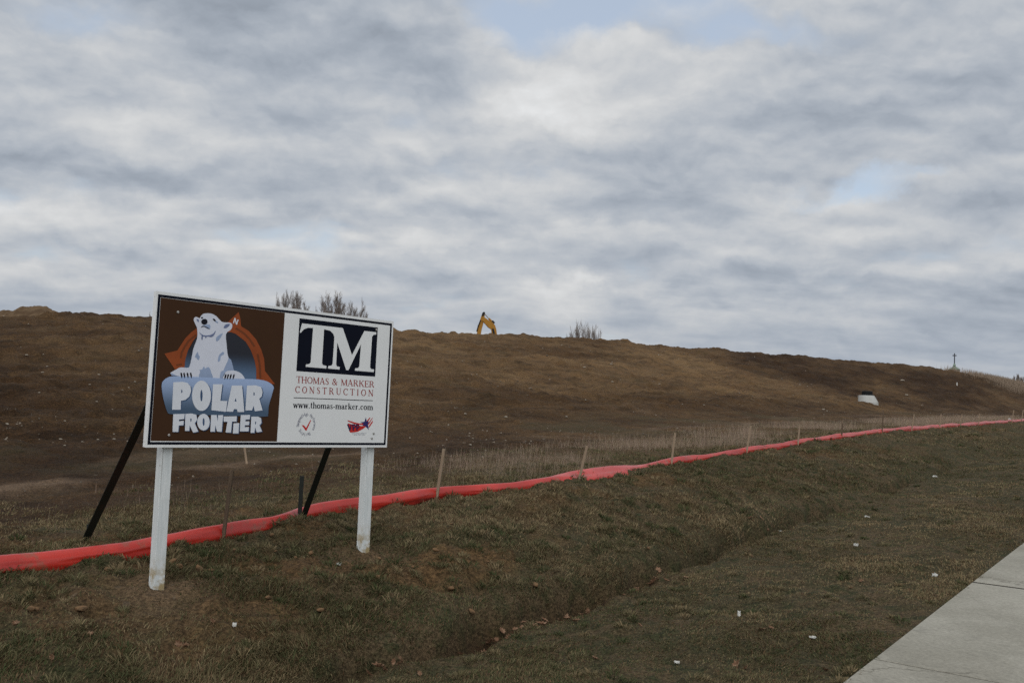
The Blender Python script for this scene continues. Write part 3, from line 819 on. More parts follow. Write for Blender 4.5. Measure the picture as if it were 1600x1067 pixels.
    letters = [
        [[(205, 140), (330, 134), (390, 150), (425, 190), (434, 250), (412, 322), (360, 366), (305, 378), (300, 492), (190, 492)], [(308, 228), (322, 245), (322, 268), (306, 282)]],
        [ell(567, 313, 121, 194, 32), ell(566, 312, 15, 74)],
        [[(715, 165), (836, 165), (810, 378), (898, 380), (880, 518), (695, 498)]],
        [[(955, 182), (1088, 182), (1115, 520), (1030, 522), (1022, 485), (985, 483), (970, 518), (885, 515)], [(1005, 340), (1016, 386), (990, 386)]],
        [[(1150, 182), (1260, 179), (1330, 200), (1350, 260), (1340, 320), (1308, 350), (1350, 500), (1250, 512), (1235, 440), (1215, 500), (1130, 500)], [(1235, 265), (1250, 280), (1247, 305), (1232, 315)]],
        [[(205, 548), (352, 545), (345, 610), (278, 618), (276, 640), (340, 632), (335, 690), (276, 692), (268, 775), (195, 775)]],
        [[(360, 545), (440, 540), (500, 555), (512, 620), (480, 665), (525, 770), (460, 785), (415, 690), (410, 762), (355, 762)], [(425, 600), (440, 610), (438, 640), (424, 645)]],
        [ell(592, 650, 80, 106), ell(594, 648, 13, 50)],
        [[(690, 560), (760, 558), (776, 640), (780, 560), (845, 560), (825, 775), (765, 770), (745, 690), (738, 772), (680, 772)]],
        [[(850, 578), (1020, 575), (1015, 645), (958, 642), (945, 785), (875, 782), (900, 645), (852, 645)]],
        [[(978, 665), (1050, 662), (1040, 795), (968, 795)]],
        [[(1070, 560), (1190, 558), (1185, 615), (1130, 618), (1128, 640), (1180, 640), (1175, 690), (1122, 690), (1120, 715), (1175, 712), (1170, 768), (1058, 768)]],
        [[(1205, 580), (1290, 580), (1330, 600), (1337, 660), (1310, 690), (1342, 770), (1275, 782), (1255, 715), (1245, 788), (1195, 788)], [(1255, 640), (1268, 650), (1265, 675), (1253, 680)]],
    ]
    # each letter's drop shadow is its own print below the white letters
    for k, L in enumerate(letters):
        dx, dy = (13, 10) if k < 5 else (11, 7)
        o_ = art_fill('letter_shadow', [ZB([(x + dx, y + dy) for x, y in r]) for r in L[:1]], M_letter_s, 7 + (k % 2) * 0.4)
    for k, L in enumerate(letters):
        art_fill('letter', [ZB(r) for r in L], M_letter, 8.4 + (k % 2) * 0.3)
    # monogram block
    q = ZC([(200, 75), (1500, 235), (1448, 1050), (130, 955)])
    mx0, mx1 = (q[0][0] + q[3][0]) / 2, (q[1][0] + q[2][0]) / 2
    mz0, mz1 = (q[2][1] + q[3][1]) / 2, (q[0][1] + q[1][1]) / 2
    blk = art_fill('monogram_block', [rect(mx0, mz0, mx1, mz1)], M_navy, 0)
    tm = [(232, 162), (912, 240), (1064, 690), (1272, 288), (1470, 310), (1467, 350), (1425, 352), (1400, 385), (1366, 890), (1382, 922), (1432, 930), (1426, 974), (1113, 950), (1117, 910), (1168, 905), (1186, 880), (1215, 512),
          (1005, 942), (968, 940), (820, 480), (800, 845), (815, 878), (862, 888), (857, 932), (663, 914), (670, 872), (726, 864), (742, 832), (772, 390), (752, 335), (700, 285), (600, 262), (565, 825), (582, 858), (640, 870), (634, 914), (293, 886), (298, 846), (352, 838), (376, 808), (416, 240), (330, 236), (262, 262), (214, 318), (193, 316)]
    art_fill('monogram', [ZC(tm)], M_white, 1, blk)
    # serif lettering
    TK, TN, SF = 0.15, 0.075, 0.05
    def arc(cx, cy, rx, ry, a0, a1, n=9):
        return [(cx + rx * math.cos(R(a0 + (a1 - a0) * k / n)), cy + ry * math.sin(R(a0 + (a1 - a0) * k / n))) for k in range(n + 1)]
    def stem(x, y0=0.0, y1=1.0, w=TK, s0=1, s1=1, sw=0.30):
        r = [([(x, y0), (x, y1)], w)]
        if s0: r.append(([(x - sw / 2, y0 + SF / 2), (x + sw / 2, y0 + SF / 2)], SF))
        if s1: r.append(([(x - sw / 2, y1 - SF / 2), (x + sw / 2, y1 - SF / 2)], SF))
        return r
    def ring_(cx, cy, rx, ry, a0=0, a1=360, w=None):
        n = 18; pts = arc(cx, cy, rx, ry, a0, a1, n)
        ws = [TN + (TK - TN) * abs(math.cos(R(a0 + (a1 - a0) * k / n))) ** 1.5 for k in range(n + 1)] if w is None else w
        return [(pts, ws)]
    GL = {
        'T': (0.80, stem(0.4, s1=0) + [([(0.02, 0.965), (0.78, 0.965)], 0.07), ([(0.035, 1.0), (0.02, 0.76)], 0.05), ([(0.765, 1.0), (0.78, 0.76)], 0.05)]),
        'H': (0.92, stem(0.18) + stem(0.74) + [([(0.2, 0.52), (0.72, 0.52)], TN)]),
        'O': (0.92, ring_(0.46, 0.5, 0.36, 0.46)),
        'M': (1.08, stem(0.16, w=TN, s1=0, sw=.24) + stem(0.92) + [([(0.16, 0.98), (0.54, 0.04)], TK), ([(0.54, 0.04), (0.90, 0.98)], TN), ([(0.04, .975), (0.22, .975)], SF)]),
        'A': (0.90, [([(0.13, 0.0), (0.44, 1.0)], TN), ([(0.44, 1.0), (0.78, 0.0)], TK), ([(0.24, 0.34), (0.66, 0.34)], TN), ([(0.02, .025), (0.26, .025)], SF), ([(0.62, .025), (0.90, .025)], SF)]),
        'S': (0.66, [([(0.54, 0.74), (0.53, 0.88), (0.42, 0.95), (0.30, 0.95), (0.17, 0.88), (0.14, 0.74), (0.22, 0.60), (0.36, 0.52), (0.48, 0.42), (0.54, 0.28), (0.50, 0.12), (0.36, 0.05), (0.24, 0.05), (0.13, 0.14), (0.11, 0.28)],
                            [.05, .06, .07, .08, .12, .13, .14, .15, .14, .13, .12, .08, .07, .06, .05])]),
        '&': (0.98, ring_(0.40, 0.76, 0.17, 0.19) + [([(0.28, 0.62), (0.80, 0.03)], TK), (arc(0.36, 0.27, 0.24, 0.23, 130, 330, 10), [TK * .9] * 6 + [TN] * 5), ([(0.56, 0.15), (0.80, 0.52)], TN), ([(0.7, .5), (0.92, .5)], SF)]),
        'R': (0.90, stem(0.2) + [([(0.2, 0.96)] + arc(0.42, 0.74, 0.22, 0.22, 90, -90, 9) + [(0.2, 0.52)], [TN, TN, TN, .1, .13, .15, .15, .13, .1, TN, TN, TN]), ([(0.44, 0.52), (0.80, 0.0)], TK)]),
        'K': (0.90, stem(0.2) + [([(0.24, 0.44), (0.74, 0.97)], TN), ([(0.40, 0.60), (0.80, 0.0)], TK), ([(0.6, .975), (0.86, .975)], SF), ([(0.66, .025), (0.9, .025)], SF)]),
        'E': (0.76, stem(0.2) + [([(0.2, 0.965), (0.66, 0.965)], 0.07), ([(0.2, 0.52), (0.54, 0.52)], TN), ([(0.2, 0.035), (0.70, 0.035)], 0.07), ([(0.65, 1.0), (0.665, 0.78)], .05), ([(0.69, 0.0), (0.71, 0.25)], .05), ([(.54, .40), (.54, .64)], .05)]),
        'C': (0.86, ring_(0.47, 0.5, 0.37, 0.46, 42, 318) + [([(0.77, 0.98), (0.78, 0.68)], .05)]),
        'N': (0.94, stem(0.17, w=TN, s1=0, sw=.26) + stem(0.77, w=TN, s0=0, sw=.26) + [([(0.15, 0.98), (0.77, 0.02)], TK), ([(0.03, .975), (0.22, .975)], SF)]),
        'U': (0.92, [([(0.2, 0.98), (0.2, 0.34)] + arc(0.47, 0.32, 0.27, 0.28, 180, 360, 8) + [(0.74, 0.98)], [TK, TK, .14, .12, .1, .08, .08, .08, .08, TN, TN, TN]), ([(.06, .975), (.36, .975)], SF), ([(.62, .975), (.86, .975)], SF)]),
        'I': (0.42, stem(0.21)),
    }
    BT, BN = 0.17, 0.075
    xh = 0.64
    def st(x, y1=xh, s1=1):
        r = [([(x, 0), (x, y1)], BT), ([(x - .14, .025), (x + .14, .025)], SF)]
        if s1: r.append(([(x - .15, y1 - .025), (x, y1 - .025)], SF))
        return r
    def hump(x0, x1): return [([(x0, 0.44), (x0 + .08, xh - .06), ((x0 + x1) / 2 + .03, xh - .03), (x1 - .03, xh - .10), (x1, xh - .22), (x1, 0)], [.05, .07, .09, .14, BT, BT]), ([(x1 - .12, .025), (x1 + .14, .025)], SF)]
    GL.update({
        'w': (0.86, [([(0.1, xh), (0.27, 0)], BT), ([(0.27, 0), (0.43, xh)], BN), ([(0.43, xh), (0.6, 0)], BT), ([(0.6, 0), (0.76, xh)], BN), ([(0, xh - .025), (.2, xh - .025)], SF), ([(.34, xh - .025), (.52, xh - .025)], SF), ([(.68, xh - .025), (.86, xh - .025)], SF)]),
        '.': (0.30, [([(0.07, 0.075), (0.22, 0.075)], 0.15)]),
        '-': (0.38, [([(0.04, 0.28), (0.34, 0.28)], 0.11)]),
        't': (0.42, [([(0.2, 0.86), (0.2, 0.14), (0.28, 0.05), (0.38, 0.08)], [BT * .8, BT, .13, .06]), ([(0.03, xh - .03), (0.38, xh - .03)], .06)]),
        'h': (0.70, st(0.17, 0.96) + hump(0.2, 0.54)),
        'o': (0.62, ring_(0.31, xh / 2, 0.21, xh / 2 - 0.04, w=[.08 + .09 * abs(math.cos(R(20 * k))) for k in range(19)])),
        'm': (1.02, st(0.17) + hump(0.2, 0.51) + hump(0.54, 0.86)),
        'a': (0.60, [([(0.1, 0.46), (0.16, 0.58), (0.3, 0.61), (0.4, 0.53), (0.41, 0.14), (0.47, 0.05), (0.58, 0.08)], [.13, .1, .07, .13, BT, .12, .05]), (arc(0.26, 0.19, 0.16, 0.15, 40, 320, 9), [.06, .08, .1, .14, .15, .15, .13, .1, .08, .06])]),
        's': (0.48, [([(0.38, 0.47), (0.33, 0.59), (0.22, 0.61), (0.11, 0.53), (0.14, 0.40), (0.28, 0.31), (0.37, 0.2), (0.34, 0.08), (0.22, 0.03), (0.1, 0.07), (0.07, 0.19)], [.05, .06, .08, .12, .14, .15, .14, .12, .08, .06, .05])]),
        'k': (0.68, st(0.17, 0.96) + [([(0.22, 0.26), (0.54, xh - .02)], BN), ([(0.3, 0.38), (0.58, 0.0)], BT), ([(.42, xh - .025), (.64, xh - .025)], SF), ([(.46, .025), (.70, .025)], SF)]),
        'e': (0.56, [([(0.12, 0.35), (0.45, 0.35), (0.44, 0.5), (0.36, 0.6), (0.26, 0.61), (0.15, 0.52), (0.11, 0.33), (0.15, 0.14), (0.27, 0.05), (0.38, 0.07), (0.47, 0.18)], [.05, .06, .12, .09, .08, .13, BT, .14, .1, .08, .05])]),
        'r': (0.52, st(0.17) + [([(0.2, 0.42), (0.28, 0.57), (0.42, 0.55)], [.05, .1, .16])]),
        'c': (0.56, [([(0.45, 0.47), (0.40, 0.58), (0.28, 0.61), (0.16, 0.52), (0.12, 0.33), (0.16, 0.14), (0.28, 0.05), (0.38, 0.07), (0.46, 0.17)], [.13, .1, .07, .13, BT, .14, .1, .08, .05])]),
    })
    def text_on(txt, b0, b1, capv, Zm, space=0.0, slim=0.03):
        """lay glyphs between two baseline points; capv = cap height vector (zoom pixels) at the left and the right end"""
        adv = [(GL[c][0] if c != ' ' else 0.45) + space for c in txt]
        tot = sum(adv) - space
        x = 0.0; polys = []
        b0 = np.array(b0, float); b1 = np.array(b1, float); c0 = np.array(capv[0], float); c1 = np.array(capv[1], float)
        for c, a in zip(txt, adv):
            if c != ' ':
                polys.append([])
                for pts, w in GL[c][1]:
                    for qd in strip(pts, w):
                        qq = []
                        for (gx, gy) in qd:
                            f = (x + gx) / tot
                            p = b0 + (b1 - b0) * f + (c0 + (c1 - c0) * f) * gy
                            qq.append(tuple(p))
                        polys[-1].append(Zm(qq))
            x += a
        return polys
    for pl in text_on('THOMAS & MARKER', (138, 192), (1440, 272), ((3, -112), (2, -106)), ZD): art_quads('lettering', pl, M_redtext, 0)
    for pl in text_on('CONSTRUCTION', (116, 358), (1425, 418), ((3, -112), (2, -108)), ZD, 0.33): art_quads('lettering', pl, M_redtext, 0)
    art_quads('rule_line', [ZD(qd) for qd in strip([(95, 441), (1410, 490)], 12)], M_navy, 0)
    for pl in text_on('www.thomas-marker.com', (84, 610), (1418, 646), ((3, -112), (2, -106)), ZD): art_quads('lettering', pl, M_navy, 0)
    # round mark: a red tick inside a ring of small words
    cc = on_sign(450 + 306 / 10.667, 580 + 887 / 10.667)
    e = on_sign(450 + 306 / 10.667, 580 + 720 / 10.667)
    rad = e[1] - cc[1]
    polys = []
    def word(txt, a0, a1):
        for i, ch in enumerate(txt):
            a = R(a0 + (a1 - a0) * (i + 0.5) / len(txt))
            m_ = on_font(ch, 0.040)
            polys.append([])
            for tri in m_:
                polys[-1].append([(cc[0] + (rad + y) * math.sin(a + (x) / rad), cc[1] + (rad + y) * math.cos(a + (x) / rad)) for x, y in tri])
    word('Recognized', -100, -36); word('High', -26, 8); word('Performance', 22, 124); word('Building', 150, 236)
    for pl in polys: art_quads('lettering', pl, M_grey_t, 0)
    art_fill('tick_mark', [ZD([(228, 895), (265, 898), (300, 942), (375, 808), (386, 812), (308, 990), (292, 985)])], M_red, 0)
    # star and stripes mark with three capitals
    st_ = [ZD(p) for p in ([(990, 812), (1110, 850), (1210, 872), (1290, 850), (1365, 765), (1372, 780), (1300, 880), (1230, 895), (1110, 880), (1000, 835)],
                           [(1000, 865), (1120, 895), (1220, 910), (1300, 905), (1350, 845), (1410, 765), (1412, 775), (1350, 880), (1250, 960), (1150, 1010), (1040, 1022), (1018, 990)],
                           [(1340, 920), (1410, 815), (1412, 850), (1350, 940)])]
    for q in st_: art_fill('stripe', [q], M_red, 0)
    star = ZD([(1296, 762), (1310, 830), (1345, 835), (1330, 880), (1345, 975), (1290, 915), (1240, 900), (1260, 870), (1200, 850), (1275, 838)])
    art_fill('star_mark_star', [star], mat('blue_print', pr(38, 34, 78), 0.4), 1)
    polys = []
    for txt, x0 in (('V', 988), ('P', 1065), ('P', 1128)):
        for pts, w in ({'V': [([(0.05, 1), (0.42, 0)], .26), ([(0.42, 0), (0.80, 1)], .2)], 'P': [([(0.15, 0), (0.15, 1)], .26), ([(0.15, .92), (.6, .88), (.68, .68), (.55, .48), (.15, .42)], .2)]}[txt]):
            for qd in strip(pts, w):
                polys.append(ZD([(x0 + 78 * gx + 10 * (1 - gy), 985 - 105 * gy) for gx, gy in qd]))
    art_quads('star_mark_letters', polys, mat('dark_blue_print', pr(28, 28, 60), 0.4), 2)
    sm = []
    for (x0, x1, y, n_) in ((1065, 1310, 1034, 24), (1095, 1280, 1056, 18)):
        for i in range(n_):
            a0_ = x0 + (x1 - x0) * i / n_
            if i % 7 == 6: continue
            sm.append(ZD([(a0_, y - 6), (a0_ + 6, y - 6), (a0_ + 6, y + 5), (a0_, y + 5)]))
    art_quads('small_print_line', sm, M_grey_t, 0)
    # bolts
    for (px, py) in ((277.8, 487.8), (263.6, 679.6), (587.8, 515.2), (583.6, 677), (580.7, 684.6)):
        s, z = on_sign(px, py)
        mb = MB()
        mb.lathe([(0.011, 0.0), (0.011, 0.004), (0.006, 0.0065)], seg=12)
        o = mb.build('bolt', M_bolt, sign)
        o.location = loc(s, z, -0.002); o.rotation_euler = (R(90), 0, 0)
    # posts (0.089 square, set in the ground)
    for ps, (bx, by) in ((postL, (247.5, 916)), (postR, (567, 861))):
        foot = P0 + s_dir * ps - s_nrm * 0.0445
        zb = float(height(foot[0], foot[1]))
        H = (EYE + PZ1 - 0.10) - zb
        mb = MB()
        mb.box((0, 0, H / 2 - 0.15), (0.089, 0.089, H + 0.3), bev=0.004)
        o = mb.build('post', M_post, sign)
        o.location = (ps - OFFS + 0.012, 0.0505 + 0.0445 + 0.001, zb - sign_base_z)
        o.rotation_euler = (0, R(-0.55), 0)
    return panel

def on_font(ch, size):
    """outline of a character of the built-in font, as triangles round its own centre"""
    cu = bpy.data.curves.new('glyph', 'FONT'); cu.body = ch; cu.size = size; cu.align_x = 'CENTER'
    tmp = bpy.data.objects.new('glyph', cu); C.objects.link(tmp)
    me = bpy.data.meshes.new_from_object(tmp.evaluated_get(bpy.context.evaluated_depsgraph_get()))
    tris = [[(me.vertices[i].co.x, me.vertices[i].co.y - size * 0.3) for i in p.vertices] for p in me.polygons]
    bpy.data.objects.remove(tmp); bpy.data.curves.remove(cu); bpy.data.meshes.remove(me)
    return tris
build_sign()

# angle-iron braces behind the sign, each wired to a short driven post
def build_braces():
    for (top_s, fx, fy, vfoot) in ((postL + 0.10, 131, 851, None), (postR - 0.08, 472, 815, None)):
        top = P0 + s_dir * top_s - s_nrm * 0.16
        top = np.array([top[0], top[1], EYE + PZ1 - 0.35])
        f = hit(fx, fy)
        mb = MB()
        d = np.array(f) - top; Ld = np.linalg.norm(d); d /= Ld
        ax = np.cross(d, s_dir); ax /= np.linalg.norm(ax)
        ay = np.cross(ax, d)
        inv = sign.matrix_world.inverted() if False else None
        M = Matrix(((ay[0], ax[0], d[0], top[0]), (ay[1], ax[1], d[1], top[1]), (ay[2], ax[2], d[2], top[2]), (0, 0, 0, 1)))
        S = (Matrix.Translation((P0[0] + s_dir[0] * OFFS, P0[1] + s_dir[1] * OFFS, sign_base_z)) @ Matrix.Rotation(SIGN_ROT, 4, 'Z')).inverted()
        MM = S @ M
        mb.box((0, 0.003, Ld / 2 + 0.06), (0.075, 0.006, Ld + 0.12), MM)
        mb.box((0.0345, -0.0335, Ld / 2 + 0.06), (0.006, 0.067, Ld + 0.12), MM)
        mb.build('brace', M_brace, sign)
    for (fx, fy, hgt) in ((136.5, 851, 0.16), (467.5, 817, 0.46)):
        f = hit(fx, fy)
        S = (Matrix.Translation((P0[0] + s_dir[0] * OFFS, P0[1] + s_dir[1] * OFFS, sign_base_z)) @ Matrix.Rotation(SIGN_ROT, 4, 'Z')).inverted()
        mb = MB()
        M = S @ Matrix.Translation(tuple(f)) @ Matrix.Rotation(R(-20), 4, 'Z')
        mb.box((0, 0, hgt / 2 - 0.1), (0.05, 0.006, hgt + 0.2), M)
        mb.box((0, 0.0195, hgt / 2 - 0.1), (0.006, 0.032, hgt + 0.2), M)
        mb.build('brace_stake', M_brace, sign)
build_braces()

# ------------------------------------------------------------------ silt fence (red fabric lying slack between laths)
FB = [(-60, 905), (0, 897), (60, 889), (130, 880), (190, 873), (240, 864), (300, 852), (350, 841), (400, 831), (440, 822), (467, 808), (520, 799), (600, 791), (684, 776), (740, 771), (800, 765), (860, 757), (902, 750), (960, 741), (1000, 735), (1052, 724), (1110, 716), (1168, 707)]
fp = np.array([to_uv(*hit(px, py)[:2]) for px, py in FB])
fu = np.concatenate([[fp[0, 0] - 3], fp[:, 0], np.arange(24, 75, 4.0)])
fv = np.concatenate([[fp[0, 1] + 0.1], fp[:, 1], np.full(len(np.arange(24, 75, 4.0)), 7.8)])
o_ = np.argsort(fu); fu, fv = fu[o_], fv[o_]
fence_v = table(fu, fv, 0.9, fu[0], fu[-1], 4000)

def fabric_material():
    m = bpy.data.materials.new('red_geotextile'); m.use_nodes = True
    n = NT(m.node_tree); b = m.node_tree.nodes['Principled BSDF']
    co = n.node('ShaderNodeTexCoord').outputs['Object']
    a = n.noise(co, 2.0, 5, 0.6); f = n.noise(co, 160, 3, 0.6)
    c = n.mix(n.mr(a, 0.38, 0.62), (0.58, 0.034, 0.020), (0.47, 0.026, 0.017))
    c = n.v('SCALE', c, n.mr(f, 0.3, 0.7, 0.88, 1.12))
    c = n.mix(n.m('MULTIPLY', n.mr(n.noise(co, 6, 5, 0.65), 0.54, 0.70), 0.65), c, (0.25, 0.10, 0.06))
    n.link(c, b.inputs['Base Color'])
    b.inputs['Roughness'].default_value = 0.36; b.inputs['Specular IOR Level'].default_value = 0.6
    b.inputs['Sheen Weight'].default_value = 0.12; b.inputs['Sheen Roughness'].default_value = 0.4; b.inputs['Sheen Tint'].default_value = (1, 0.8, 0.8, 1)
    bp = n.node('ShaderNodeBump'); bp.inputs['Strength'].default_value = 0.28; bp.inputs['Distance'].default_value = 0.02
    n.link(n.noise(n.v('MULTIPLY', co, (1, 1, 3.0)), 3.5, 6, 0.6), bp.inputs['Height']); n.link(bp.outputs[0], b.inputs['Normal'])
    return m

STAKES = [(350, .68, 0.03, 0), (684, .64, 0.08, 1), (902, .56, 0.16, 1), (1052, .58, 0.05, 1), (1168, .58, 0.08, 1), (1250, .45, 0.02, 1), (1317, .40, 0.0, 0), (1380, .68, 0.0, 0), (1427, .55, 0.10, 1), (1470, .52, 0.05, 1), (1503, .50, 0.06, 1), (1530, .5, 0.04, 1), (1582, .62, 0.12, 1), (1597, .62, 0.12, 1)]
def build_fence():
    root = empty('silt_fence', (*to_xy(6, 7.9), float(height(*to_xy(6, 7.9)))))
    tag(root, 'slack red fabric silt fence strung between short wooden laths', 'silt fence')
    off = np.array(root.location)
    us = [fu[0]]
    while us[-1] < 70: us.append(us[-1] + (0.05 if us[-1] < 14 else 0.09 if us[-1] < 30 else 0.2))
    us = np.array(us)
    vs = fence_v(us)
    # height of the roll above the grass, and how flat it lies
    hh = np.interp(us, [1, 3.5, 4.6, 5.6, 6.6, 7.3, 8.2, 9.2, 10.4, 11.5, 12.6, 13.6, 15, 17, 20, 25, 32, 45, 70],
                   [.15, .15, .135, .12, .125, .135, .11, .115, .115, .13, .15, .10, .10, .10, .10, .10, .13, .13, .12])
    hh = hh * (1 + 0.16 * vnoise(us, 0 * us, 0.7, 81) + 0.03 * vnoise(us, 0 * us, 2.6, 82))
    flat = np.interp(us, [9.6, 11.2, 12.0, 13.2, 14.8], [0, .4, 1, 1, 0])
    hh = hh * (1 + 0.10 * np.cos(2 * np.pi * (us - 5.67) / 3.2))
    wide = np.interp(us, [1, 3.5, 5, 7, 9, 10.6, 11.8, 12.6, 13.6, 15.2, 20, 70], [.18, .16, .12, .10, .09, .11, .20, .30, .24, .11, .09, .10])
    K = 26
    V = []
    for i, (u, v) in enumerate(zip(us, vs)):
        g = float(EYE + Ff(u) + Dd(v))
        du = 0.05
        for k in range(K):
            t = k / (K - 1)
            # section from the front hem up over the fold and down behind
            if t < 0.5:
                q = t / 0.5
                y = -wide[i] * 0.5 * (1 - 0.55 * q ** 2.2) - 0.03 * math.sin(math.pi * q) * (1 + vnoise(u, 0.0, 2.2, 90))
                z = hh[i] * (q ** 0.9)
            else:
                q = (t - 0.5) / 0.5
                y = -wide[i] * 0.225 + wide[i] * (0.05 + 0.72 * q)
                z = hh[i] * (1 - q ** 2.0)
            z = z * (1 - flat[i]) + flat[i] * 0.125 * (t / 0.9 if t < 0.9 else 1 - (t - 0.9) * 6)
            z0 = -0.06 * (1 - min(1, abs(z) / 0.1))
            fold = 0.012 * vnoise(u * 0.45 + t * 3, t * 4.0, 2.4, 91) + 0.006 * vnoise(u, t * 6, 5.0, 92) + 0.030 * (np.abs(vnoise(u * 0.9 + t * 1.6, t * 3.4, 2.0, 95)) - 0.15) * math.sin(math.pi * t)
            hem = (0.035 * vnoise(u, 0.0, 2.0, 93) + 0.03 * vnoise(u, 0.0, 6.0, 94)) if t < 0.1 else 0
            X, Y = to_xy(u, v + y + fold)
            V.append((X - off[0], Y - off[1], g + z + z0 + hem + fold * 0.7 - off[2] + 0.01))
    n = len(us)
    I, J = np.meshgrid(np.arange(n - 1), np.arange(K - 1), indexing='ij')
    F4 = np.stack([I * K + J, (I + 1) * K + J, (I + 1) * K + J + 1, I * K + J + 1], -1).reshape(-1, 4)
    o = big_mesh('fabric', np.array(V), F4, fabric_material(), root, smooth=True)
    sol = o.modifiers.new('thickness', 'SOLIDIFY'); sol.thickness = 0.003
    # laths
    for i, (px, hgt, lean, kind) in enumerate(STAKES):
        # where the image column meets the fence line
        best = min(us, key=lambda q: abs(project((*to_xy(q, float(fence_v(q)) - 0.1), float(EYE + Ff(q) + Dd(7.8))))[0] - px))
        vv = float(fence_v(best)) - 0.02 - float(np.interp(best, us, wide)) * 0.5
        X, Y = to_xy(best, vv)
        mb = MB()
        mb.box((0, 0, hgt / 2 - 0.1), (0.036, 0.02, hgt + 0.2), bev=0.002)
        st = mb.build('stake', M_lath_d if kind == 0 else M_lath, root)
        st.location = (X - off[0], Y - off[1], float(EYE + Ff(best) + Dd(vv)) - off[2])
        st.rotation_euler = (R(random.uniform(-3, 3)), lean + 0.04, R(-15 + random.uniform(-12, 12)))
build_fence()

# ------------------------------------------------------------------ grass, written as one big mesh of blades per kind
def blades(name, base, hgt, wid, lean, colr, mat_, ph=None):
    n = len(base)
    th = RNG.random(n) * 2 * np.pi
    side = np.stack([np.cos(th), np.sin(th), np.zeros(n)], 1)
    if ph is None: ph = RNG.random(n) * 2 * np.pi
    ld_ = np.stack([np.cos(ph) * lean, np.sin(ph) * lean, np.ones(n)], 1)
    ld_ /= np.linalg.norm(ld_, axis=1)[:, None]
    tip = base + ld_ * hgt[:, None]
    tip[:, 2] -= (lean * hgt * 0.12)
    mid = base + ld_ * (hgt * 0.5)[:, None] + np.array([0, 0, 1.0]) * (hgt * 0.10 * lean)[:, None]
    V = np.empty((n, 5, 3))
    V[:, 0] = base - side * (wid / 2)[:, None]; V[:, 1] = base + side * (wid / 2)[:, None]
    V[:, 2] = mid - side * (wid * 0.42)[:, None]; V[:, 3] = mid + side * (wid * 0.42)[:, None]
    V[:, 4] = tip
    ix = np.arange(n)[:, None] * 5
    T = np.concatenate([ix + np.array([[0, 1, 3]]), ix + np.array([[0, 3, 2]]), ix + np.array([[2, 3, 4]])], 0)
    col = np.repeat(colr[:, None, :], 5, 1)
    o = big_mesh(name, V.reshape(-1, 3), T, mat_, colors=col.reshape(-1, 3))
    return o
def sample_view(n, r0, r1, amax=32, p=1.0):
    """points in the camera's field, denser close by"""
    q = RNG.random(n)
    r = (r0 ** (-p) + q * (r1 ** (-p) - r0 ** (-p))) ** (-1 / p) if p else r0 * (r1 / r0) ** q
    a = np.radians(RNG.uniform(-amax - 3, amax + 3, n))
    return r * np.sin(a), r * np.cos(a), r

